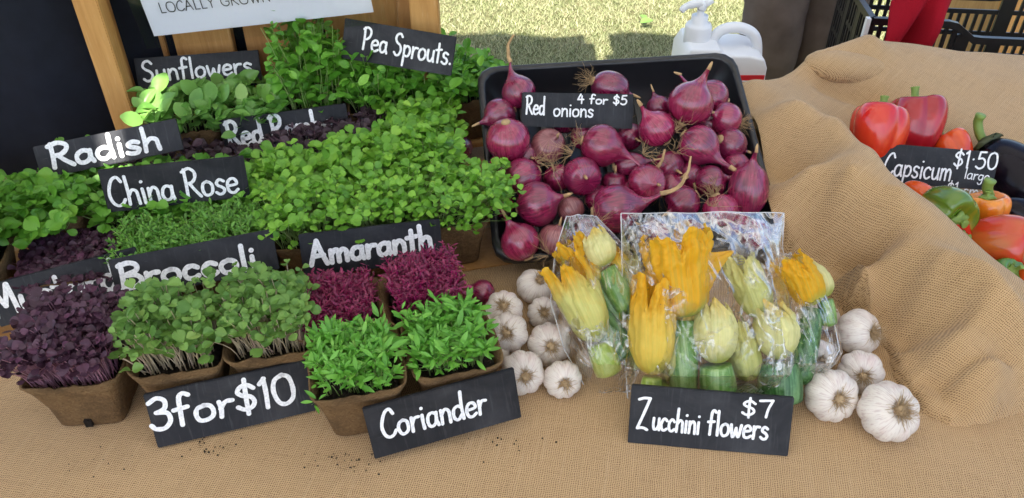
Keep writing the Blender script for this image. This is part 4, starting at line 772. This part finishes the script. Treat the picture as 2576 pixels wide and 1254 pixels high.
def flower(bag, base, mid, tip, rp, label, body, frill, z=.022, fruit=None, fr_px=None, frm=ZM, petals=5, open_=.4, tl=.5, side=None):
    """zucchini flower: closed ribbed bell from base to mid, frilled petals from mid to tip, a baby zucchini below; all in photo pixels on the bag's plane"""
    B, Md, Tp = bag.at(*base, z), bag.at(*mid, z), bag.at(*tip, z); ax = (Md-B); ln = ax.length; axn = ax.normalized(); r = 1.18*rp*depth(B)/1983
    fr = frame(axn, bag.Z); root = thing('zucchini_flower', label, 'zucchini flower', B, 'zucchini flowers', fr.to_euler()); inv = fr.to_3x3().inverted(); sd_ = rnd(0, 60)
    tv = inv @ (Tp-Md); pl = tv.length; tot = ln+pl; NA = 90; NV_ = 44; m = MB(); nf = petals; wr = [rnd(0, 6.28) for _ in range(4)]
    def bl(u, v):
        a = 2*math.pi*u; lob = abs(math.cos(a*nf/2+sd_))**.38                 # lobes become free pointed petals at the top
        s_ = v*(1-((1-lob)*.36+.10*abs(nz((math.cos(a)*9, math.sin(a)*9, 0), 1, sd_))+.16*nz((math.cos(a)*1.2, math.sin(a)*1.2, 3), 1, sd_))*(v > .5)*((v-.5)/.5)); h_ = s_*tot; k = h_/max(1e-6, ln)
        base_ = (1-(1-min(1, k*1.25))**2.6)**.55
        q = max(0., (h_-ln*.72)/(tot-ln*.72)); rad = r*base_*(1-(.42-open_*.75)*min(1, q*1.3)-.12*(open_ < .4)*q*q)
        pleat = .05*math.sin(a*14+wr[0]+2*nz((math.cos(a), math.sin(a), v*2), 1.3, sd_))*(.35+1.6*q)+.05*math.sin(a*5+wr[1]+v*2.2)*(.3+q)
        cr_ = .13*nz((math.cos(a)*1.6, math.sin(a)*1.6, v*3), 1., sd_)+(.17*nz((math.cos(a)*4, math.sin(a)*4, v*8), 1., sd_)+.09*nz((math.cos(a)*11, math.sin(a)*11, v*22), 1., sd_))*(.25+q)
        rad *= 1+pleat+cr_; off = tv*(max(0., h_-ln)/max(1e-6, pl)) if h_ > ln else Vector((0, 0, 0))
        tw = .55*q*math.sin(wr[2]) if open_ < .4 else 0
        return Vector((rad*math.cos(a+tw), rad*.66*math.sin(a+tw), min(h_, ln)))+off
    m.grid(bl, NA, NV_); m.build('blossom', body, root); m = MB(); rt = r
    if side:
        sv_ = inv @ (bag.at(*side, z+.006)-Md)
        def g2(u, v): q = (u-.5)*2; return Vector((0, 0, ln*.9))+sv_*v+(Vector((0, 0, 1)).cross(Vector((0, 1, 0))).cross(sv_.normalized()) if False else Vector((.35, 0, .9)))*q*r*.55*math.sin(math.pi*(.22+.77*v))+Vector((0, 1, 0))*(.012*math.sin(q*5)*v+.004+.005*math.sin(v*6))
        m.grid(g2, 12, 12)
    if m.v: m.build('side_petal', frill, root)
    if fruit:
        P0, P1 = inv @ (B-axn*.002-B), inv @ (bag.at(*fruit, z-.004)-B); fp = (fr_px or rp*.5)*depth(B)/1983; n_ = 12
        MB().tube([P0.lerp(P1, i/n_) for i in range(n_+1)], [fp*(.72+.28*math.sin(math.pi*(.15+.6*i/n_))) for i in range(n_)]+[fp*.55], 18).build('fruit', frm, root)
    return root
b1 = Bag(1785, 985, .578, 52); b2 = Bag(1520, 985, .590, 46, 6); b3 = Bag(2030, 900, .60, 50, -8)
flower(b1, (1640, 945), (1640, 800), (1652, 690), 72, 'golden zucchini flower with a long bell at the left of the middle bag', GOLD, ORANGE, .026, (1637, 1010), 28, ZL, 6, .5)
flower(b1, (1722, 800), (1712, 720), (1690, 568), 84, 'tall open orange zucchini flower at the top of the middle bag', ORANGE, ORANGE, .020, (1718, 1010), 36, ZM, 6, .85, side=(1814, 626))
flower(b1, (1800, 915), (1798, 785), (1788, 752), 70, 'fat cream zucchini bud with orange tip in the middle of the bag', CREAM, GOLD, .030, (1812, 1010), 46, ZM, 5, .12)
flower(b1, (1958, 905), (1950, 795), (1930, 758), 68, 'round cream zucchini bud with peach swirls on a thick speckled zucchini', CREAM, GOLD, .028, (1964, 1015), 56, ZD, 5, .2)
flower(b1, (1884, 960), (1868, 870), (1845, 800), 52, 'greenish yellow zucchini bud tucked behind two larger ones', LIME, GOLD, .012, (1890, 1010), 42, ZD, 4, .2)
flower(b1, (1676, 960), (1700, 860), (1762, 700), 42, 'thin yellow zucchini flower between the golden bell and light zucchini', PALEY, ORANGE, .008, (1672, 1010), 32, ZL, 4, .5)
flower(b1, (1915, 800), (1885, 715), (1850, 640), 54, 'faded pale zucchini flower at the upper right of the middle bag', LIME, CREAM, .010, (1925, 870), 26, ZM, 5, .4)
flower(b2, (1522, 672), (1495, 605), (1484, 575), 60, 'cream zucchini bud at the top of the left bag', CREAM, ORANGE, .026, (1580, 780), 32, ZM, 5, .1)
flower(b2, (1505, 860), (1450, 735), (1412, 655), 72, 'pale lime zucchini flower with orange frill at the left of the left bag', PALEY, ORANGE, .026, (1535, 945), 36, ZL, 6, .55)
flower(b2, (1505, 720), (1470, 675), (1425, 605), 52, 'crumpled orange zucchini flower behind the cream bud', ORANGE, ORANGE, .012, (1560, 810), 30, ZM, 5, .6)
flower(b2, (1490, 782), (1462, 750), (1445, 720), 40, 'dark green zucchini lying diagonally in the left bag', LIME, CREAM, .022, (1580, 895), 38, ZD, 4, .2)
flower(b2, (1570, 700), (1550, 665), (1520, 630), 42, 'half hidden zucchini flower where the left and middle bags touch', GOLD, ORANGE, .010, (1600, 800), 32, ZM, 4, .4)
flower(b3, (2045, 770), (2022, 705), (1975, 645), 54, 'bright orange zucchini flower curving in the right bag', ORANGE, GOLD, .024, (2012, 965), 30, ZD, 5, .5)
flower(b3, (2075, 750), (2058, 695), (2000, 645), 38, 'pale yellow zucchini flower edging the right bag', CREAM, CREAM, .014, (2085, 820), 22, ZM, 4, .3)
t = NT('crimped film edge'); p_ = t.pr((.82, .84, .86), .3, .6); tr_ = t.n('BsdfTransparent'); m_ = t.n('MixShader'); m_.inputs[0].default_value = .45; t.l(tr_.outputs[0], m_.inputs[1]); t.l(p_.outputs[0], m_.inputs[2]); SEAM = t.fin(m_)
def film(bag, outline, label, bulge, seed, nU=90, nV=90, z0=.0):
    """clear bag: front and back sheet sharing a crimped edge. outline: left x, right x (photo px) at rows py, top to bottom"""
    rowsP = outline; m = MB(); root = thing('cellophane_bag', label, 'bag', bag.o, 'cellophane bags'); o_ = bag.o
    def edge(v):
        k = v*(len(rowsP)-1); i = min(int(k), len(rowsP)-2); t_ = k-i; return [rowsP[i][j]*(1-t_)+rowsP[i+1][j]*t_ for j in range(3)]
    def fr_(u, v, s):
        py, xl_, xr_ = edge(v); px = xl_+(xr_-xl_)*u; p = bag.at(px, py+6*nz((u*4, v*3, seed), 1)*(v < .1), z0)
        e = min(u, 1-u, 1.)*2; e2 = min(1., e*2.6); ev = min(1., (1-v)*5+.15)*min(1., v*2.+.10)
        d = bulge*(e2**.6)*ev
        x_ = u*5; y_ = v*5
        rg = 1-abs(nz((x_*.8+y_*.5, y_*.9-x_*.2, seed), 1.1))*2.2; rg2 = 1-abs(nz((x_*2.2-y_, y_*1.4+x_, seed+7), 1.2))*2.2
        cr_ = .0035*(rg**2 if rg > 0 else 0)+.0018*(rg2**2 if rg2 > 0 else 0)+.004*nz((x_*1.5, y_*1.5, seed+3), 1)
        return p+bag.Z*((d+cr_*(.35+.65*e2)) if s > 0 else -.004*e2) - o_
    m.grid(lambda u, v: fr_(u, v, 1), nU, nV); m.build('front_sheet', M['film'], root)
    MB().grid(lambda u, v: fr_(u, v, -1), 24, 24).build('back_sheet', M['film'], root); sm_ = MB()
    for u_ in (0., 1.): sm_.tube([fr_(u_, i/40, 1) for i in range(41)], [.0007+.0004*nz((i*.4, u_, seed)) for i in range(41)], 5)
    sm_.tube([fr_(i/40, 0., 1) for i in range(41)], .0006, 5); sm_.build('seam', SEAM, root); return root
film(b2, [(545, 1425, 1500), (640, 1395, 1590), (760, 1385, 1600), (880, 1420, 1605), (990, 1480, 1590)], 'left clear bag of zucchini flowers slumped against the onion tray', .052, 3.)
film(b3, [(640, 1955, 1990), (700, 1930, 2060), (800, 1935, 2095), (880, 1950, 2112), (960, 1960, 2060)], 'right clear bag of zucchini flowers beside the garlic', .046, 11.)
film(b1, [(537, 1562, 1972), (620, 1564, 1968), (760, 1566, 1985), (880, 1570, 2012), (1020, 1580, 1992)], 'middle clear bag of zucchini flowers, square topped and crinkled', .060, 5., 130, 130)

# ------------------------------------------------------------------ behind the stall
bn = thing('wooden_bench', 'low wooden bench behind the stall carrying jug and crate', 'bench', (.95, 1.52, -.75))
MB().box((-.62, -.22, .50), (.9, .22, .53)).build('bench_top', M['pinedk'], bn, smooth=False)
for sx in (-.55, .83):
    for sy in (-.16, .16): MB().box((sx-.025, sy-.025, 0), (sx+.025, sy+.025, .498)).build('leg', M['pinedk'], bn, smooth=False)
# sanitiser jug with pump
jb = Vector((.372, 1.40, -.198)); jug = thing('sanitiser_jug', 'white plastic jug with pump top and red label behind the tray', 'jug', jb)
outl = [(-.060, 0), (.088, 0), (.094, .01), (.094, .225), (.086, .243), (.058, .250), (.012, .250), (.004, .262), (-.050, .262), (-.062, .240), (-.064, .01)]
hole = [(-.001, .02), (.001, .02), (.001, .022), (-.001, .022)]
def extr(outl, hole, d):
    m = MB()
    bm = bmesh.new(); vo = [bm.verts.new((x, 0, z)) for x, z in outl]; vh = [bm.verts.new((x, 0, z)) for x, z in hole]
    eo = [bm.edges.new((vo[i], vo[(i+1) % len(vo)])) for i in range(len(vo))]; eh = [bm.edges.new((vh[i], vh[(i+1) % len(vh)])) for i in range(len(vh))]
    bmesh.ops.triangle_fill(bm, use_beauty=True, use_dissolve=False, edges=eo+eh); fs = bm.faces[:]
    ex = bmesh.ops.extrude_face_region(bm, geom=fs); vs = [g_ for g_ in ex['geom'] if isinstance(g_, bmesh.types.BMVert)]
    for v in vs: v.co.y += d
    bmesh.ops.recalc_face_normals(bm, faces=bm.faces[:]); bmesh.ops.translate(bm, verts=bm.verts[:], vec=(0, -d/2, 0))
    sharp = [e for e in bm.edges if len(e.link_faces) == 2 and e.calc_face_angle(0) > R(50)]
    bmesh.ops.bevel(bm, geom=sharp, offset=.005, segments=3, affect='EDGES', profile=.5)
    me = bpy.data.meshes.new('jug'); bm.to_mesh(me); bm.free(); return me
link('jug_body', extr(outl, hole, .11), M['white'], jug)
MB().tube(smooth([(-.004, 0, .250), (.012, 0, .276), (.045, 0, .282), (.076, 0, .266), (.087, 0, .228), (.086, 0, .200)], 5), .010, 12).build('handle', M['white'], jug)
MB().box((.022, -.0585, .120), (.090, -.0565, .214)).build('label', M['red'], jug, smooth=False)
m = MB()
for k in range(5): m.box((.030, -.0592, .202-k*.008), (.030+.05*(1-.15*(k % 2)), -.0588, .2045-k*.008))
m.build('label_print', M['white'], jug, smooth=False)
pm = MB(); pm.lathe([(.0235, .250), (.0245, .256), (.0245, .285), (.022, .290), (.015, .292), (.015, .305), (.007, .304), (.006, .318)], 28, lambda r_, z, a, i: Vector((r_*math.cos(a)*(1+.02*math.sin(a*14)*(1 <= i <= 2))-.030, r_*math.sin(a), z))); po = pm.build('pump', M['white'], jug)
m = MB(); m.tube(smooth([(-.030, 0, .316), (-.028, 0, .327), (-.040, 0, .327), (-.058, 0, .321), (-.066, 0, .312)], 4), [.0085]*5+[.0072]*6+[.006]*5+[.0045], 10); m.tube([(-.030, 0, .323), (-.012, 0, .335)], [.008, .0075], 10); m.build('nozzle', M['white'], po)
# black slotted crate
ck = thing('black_crate', 'black slotted plastic crate behind the burlap', 'crate', (1.0, 1.62, -.218), None, (0, 0, R(-7)))
CWd, CHh, CDp = .54, .275, .26
def crate_wall(L_, H0, dip=True):
    """slotted panel in local x-z, rim lower in the middle"""
    m = MB(); th = .004
    def top(x): q = abs(x-L_*.5)/(L_*.5); return H0-(.030 if q < .26 else (0. if q > .42 else .030*(1-(q-.26)/.16))) if dip else H0
    N = 30; xs = [L_*i/N for i in range(N+1)]
    for i in range(N):
        a, b = xs[i], xs[i+1]; V = [(a, -.006, top(a)-.014), (b, -.006, top(b)-.014), (b, -.006, top(b)), (a, -.006, top(a)), (a, .006, top(a)-.014), (b, .006, top(b)-.014), (b, .006, top(b)), (a, .006, top(a))]
        m.add(V, [(0, 1, 2, 3), (7, 6, 5, 4), (3, 2, 6, 7), (0, 4, 5, 1)])
    for z in (0.005, .055, .105, .155, .205): m.box((0, -th/2, z-.005), (L_, th/2, z+.005))
    for i in range(int(L_/.018)+1):
        x = i*.018
        if dip and abs(x-L_*.5) < L_*.16: h_ = .2
        else: h_ = top(x)-.012
        m.box((x-.0035, -th/2-.0006, 0), (x+.0035, th/2+.0006, h_))
    for x in (L_*.33, L_*.67): m.box((x-.012, -th, 0), (x+.012, th, top(x)-.012))
    return m
crate_wall(CWd, CHh).build('front_wall', M['black'], ck, Matrix.Translation((-CWd/2, -CDp/2, 0)), False); crate_wall(CWd, CHh).build('back_wall', M['black'], ck, Matrix.Translation((-CWd/2, CDp/2, 0)), False)
for sx in (-1, 1): crate_wall(CDp, CHh, False).build('end_wall', M['black'], ck, Matrix.Translation((sx*CWd/2, -CDp/2, 0)) @ Matrix.Rotation(R(90), 4, 'Z'), False)
MB().box((-CWd/2, -CDp/2, -.004), (CWd/2, CDp/2, .004)).build('floor_panel', M['black'], ck, smooth=False)
pst = MB().box((-CWd/2-.014, -CDp/2-.012, 0), (-CWd/2-.006, -CDp/2+.002, CHh)).build('corner_strip', M['white'], ck, smooth=False); MB().box((-CWd/2-.0146, -CDp/2-.0126, CHh-.075), (-CWd/2-.0054, -CDp/2+.0026, CHh-.04)).build('blue_tape', M['blue'], pst, smooth=False)
# red cloth hung over the crate edge
def redc(u, v):
    z = .21-.30*v; xx = (u-.5)*(.088+.02*v*(1-u)); return Vector((xx+.006*math.sin(v*5), .016*math.sin(u*11+v*5)+.03*nz((u*3, v*3, 0)), z-.05*u*v))
rc_ = MB().grid(redc, 30, 30).build('red_cloth', M['redcloth'], None, Matrix.Translation(aty(2306, 60, 1.455)-Vector((0, 0, .02)))); tag(rc_, 'crumpled red cloth hanging before the black crate', 'cloth'); sd = rc_.modifiers.new('thickness', 'SOLIDIFY'); sd.thickness = .006
wc = thing('wooden_box', 'plain wooden box standing on the lawn at the top right', 'box', (1.55, 2.35, -.75))
MB().box((-.17, -.15, 0), (.35, .15, .66), bev=.002).build('box_body', M['pine'], wc, smooth=False); MB().box((-.18, -.16, .663), (.36, .16, .69), bev=.002).build('lid', M['pine'], wc, smooth=False)
# person standing behind the table
def skin(name, verts, edges, mat, parent, sub=2, rootv=0, noise_=0.):
    me = bpy.data.meshes.new(name); me.from_pydata([v[0] for v in verts], edges, []); o = link(name, me, mat, parent, smooth=False)
    md = o.modifiers.new('skin', 'SKIN'); md.use_smooth_shade = True; sk = me.skin_vertices[0].data
    for i, v in enumerate(verts): sk[i].radius = v[1] if hasattr(v[1], '__len__') else (v[1], v[1]); sk[i].use_root = i == rootv
    ss = o.modifiers.new('subsurf', 'SUBSURF'); ss.levels = ss.render_levels = sub
    if noise_:
        tx = bpy.data.textures.new(name, 'CLOUDS'); tx.noise_scale = .09; dm = o.modifiers.new('wrinkles', 'DISPLACE'); dm.texture = tx; dm.strength = noise_; dm.mid_level = .5
    return o
pp = thing('person', 'person in brown trousers standing behind the table', 'person', (.775, 2.06, -.75))
Bd = [((0, 0, .92), (.13, .09)), ((0, 0, 1.12), (.13, .09)), ((0, 0, 1.38), (.16, .09)), ((0, 0, 1.48), .05), ((0, -.01, 1.55), .052), ((0, -.02, 1.64), (.072, .088)), ((0, -.02, 1.71), (.06, .075)),
      ((.19, 0, 1.38), .045), ((.23, .0, 1.12), .038), ((.2, -.16, .98), .03), ((.19, -.24, .96), (.032, .018)), ((-.19, 0, 1.38), .045), ((-.23, 0, 1.12), .038), ((-.2, -.16, .98), .03), ((-.19, -.24, .96), (.032, .018)),
      ((.08, 0, .82), .078), ((.075, 0, .48), .052), ((.08, .01, .09), .036), ((.08, -.10, .035), (.036, .025)), ((-.08, 0, .82), .078), ((-.075, 0, .48), .052), ((-.08, .01, .09), .036), ((-.08, -.10, .035), (.036, .025))]
Be = [(0, 1), (1, 2), (2, 3), (3, 4), (4, 5), (5, 6), (2, 7), (7, 8), (8, 9), (9, 10), (2, 11), (11, 12), (12, 13), (13, 14), (0, 15), (15, 16), (16, 17), (17, 18), (0, 19), (19, 20), (20, 21), (21, 22)]
body = skin('body', Bd, Be, M['skin'], pp)
skin('trousers', [((0, 0, .95), (.155, .115)), ((.078, 0, .80), (.098, .1)), ((.080, 0, .45), (.083, .086)), ((.082, .01, .07), (.068, .07)), ((-.078, 0, .80), (.098, .1)), ((-.080, -.02, .45), (.080, .086)), ((-.082, .01, .07), (.068, .07))], [(0, 1), (1, 2), (2, 3), (0, 4), (4, 5), (5, 6)], M['trouser'], pp, 4, 0, .022)
skin('shirt', [((0, 0, .93), (.165, .12)), ((0, 0, 1.15), (.155, .112)), ((0, 0, 1.40), (.175, .105)), ((.2, 0, 1.38), .062), ((.235, 0, 1.16), .058), ((-.2, 0, 1.38), .062), ((-.235, 0, 1.16), .058)], [(0, 1), (1, 2), (2, 3), (3, 4), (2, 5), (5, 6)], M['shirt'], pp, 2)
hm = MB(); hm.lathe([(.004, 1.775), (.05, 1.765), (.082, 1.72), (.086, 1.67), (.078, 1.60)], 24, lambda r_, z, a, i: Vector((r_*math.cos(a), r_*1.12*math.sin(a)+(.014 if i < 3 else .03), z)), cap=False); hm.build('hair', M['hair'], pp)
for sx in (-1, 1):
    MB().lathe([(.042, 0), (.046, .012), (.044, .04), (.036, .075), (.034, .095)], 20, lambda r_, z, a, i: Vector((sx*.081+r_*math.cos(a), r_*math.sin(a)*(1.9 if i < 3 else 1.1)-(.045 if i < 3 else .0), z))).build('shoe', M['shoe'], pp)
# a fallen leaf on the lawn
lf = atz(1612, 58, -.715); me = leaves_mesh('leaf', 'oval', np.array([[0, 0, 0.], [.02, .03, .004]]), np.array([[1, .3, .25], [-.3, 1, .3]]), np.array([[0, -.2, 1.], [.2, 0, 1.]]), np.array([.06, .05]))
lo = link('fallen_leaf', me, L['broc'], None, Matrix.Translation(lf)); tag(lo, 'pale green leaf lying on the sunlit lawn', 'leaf')
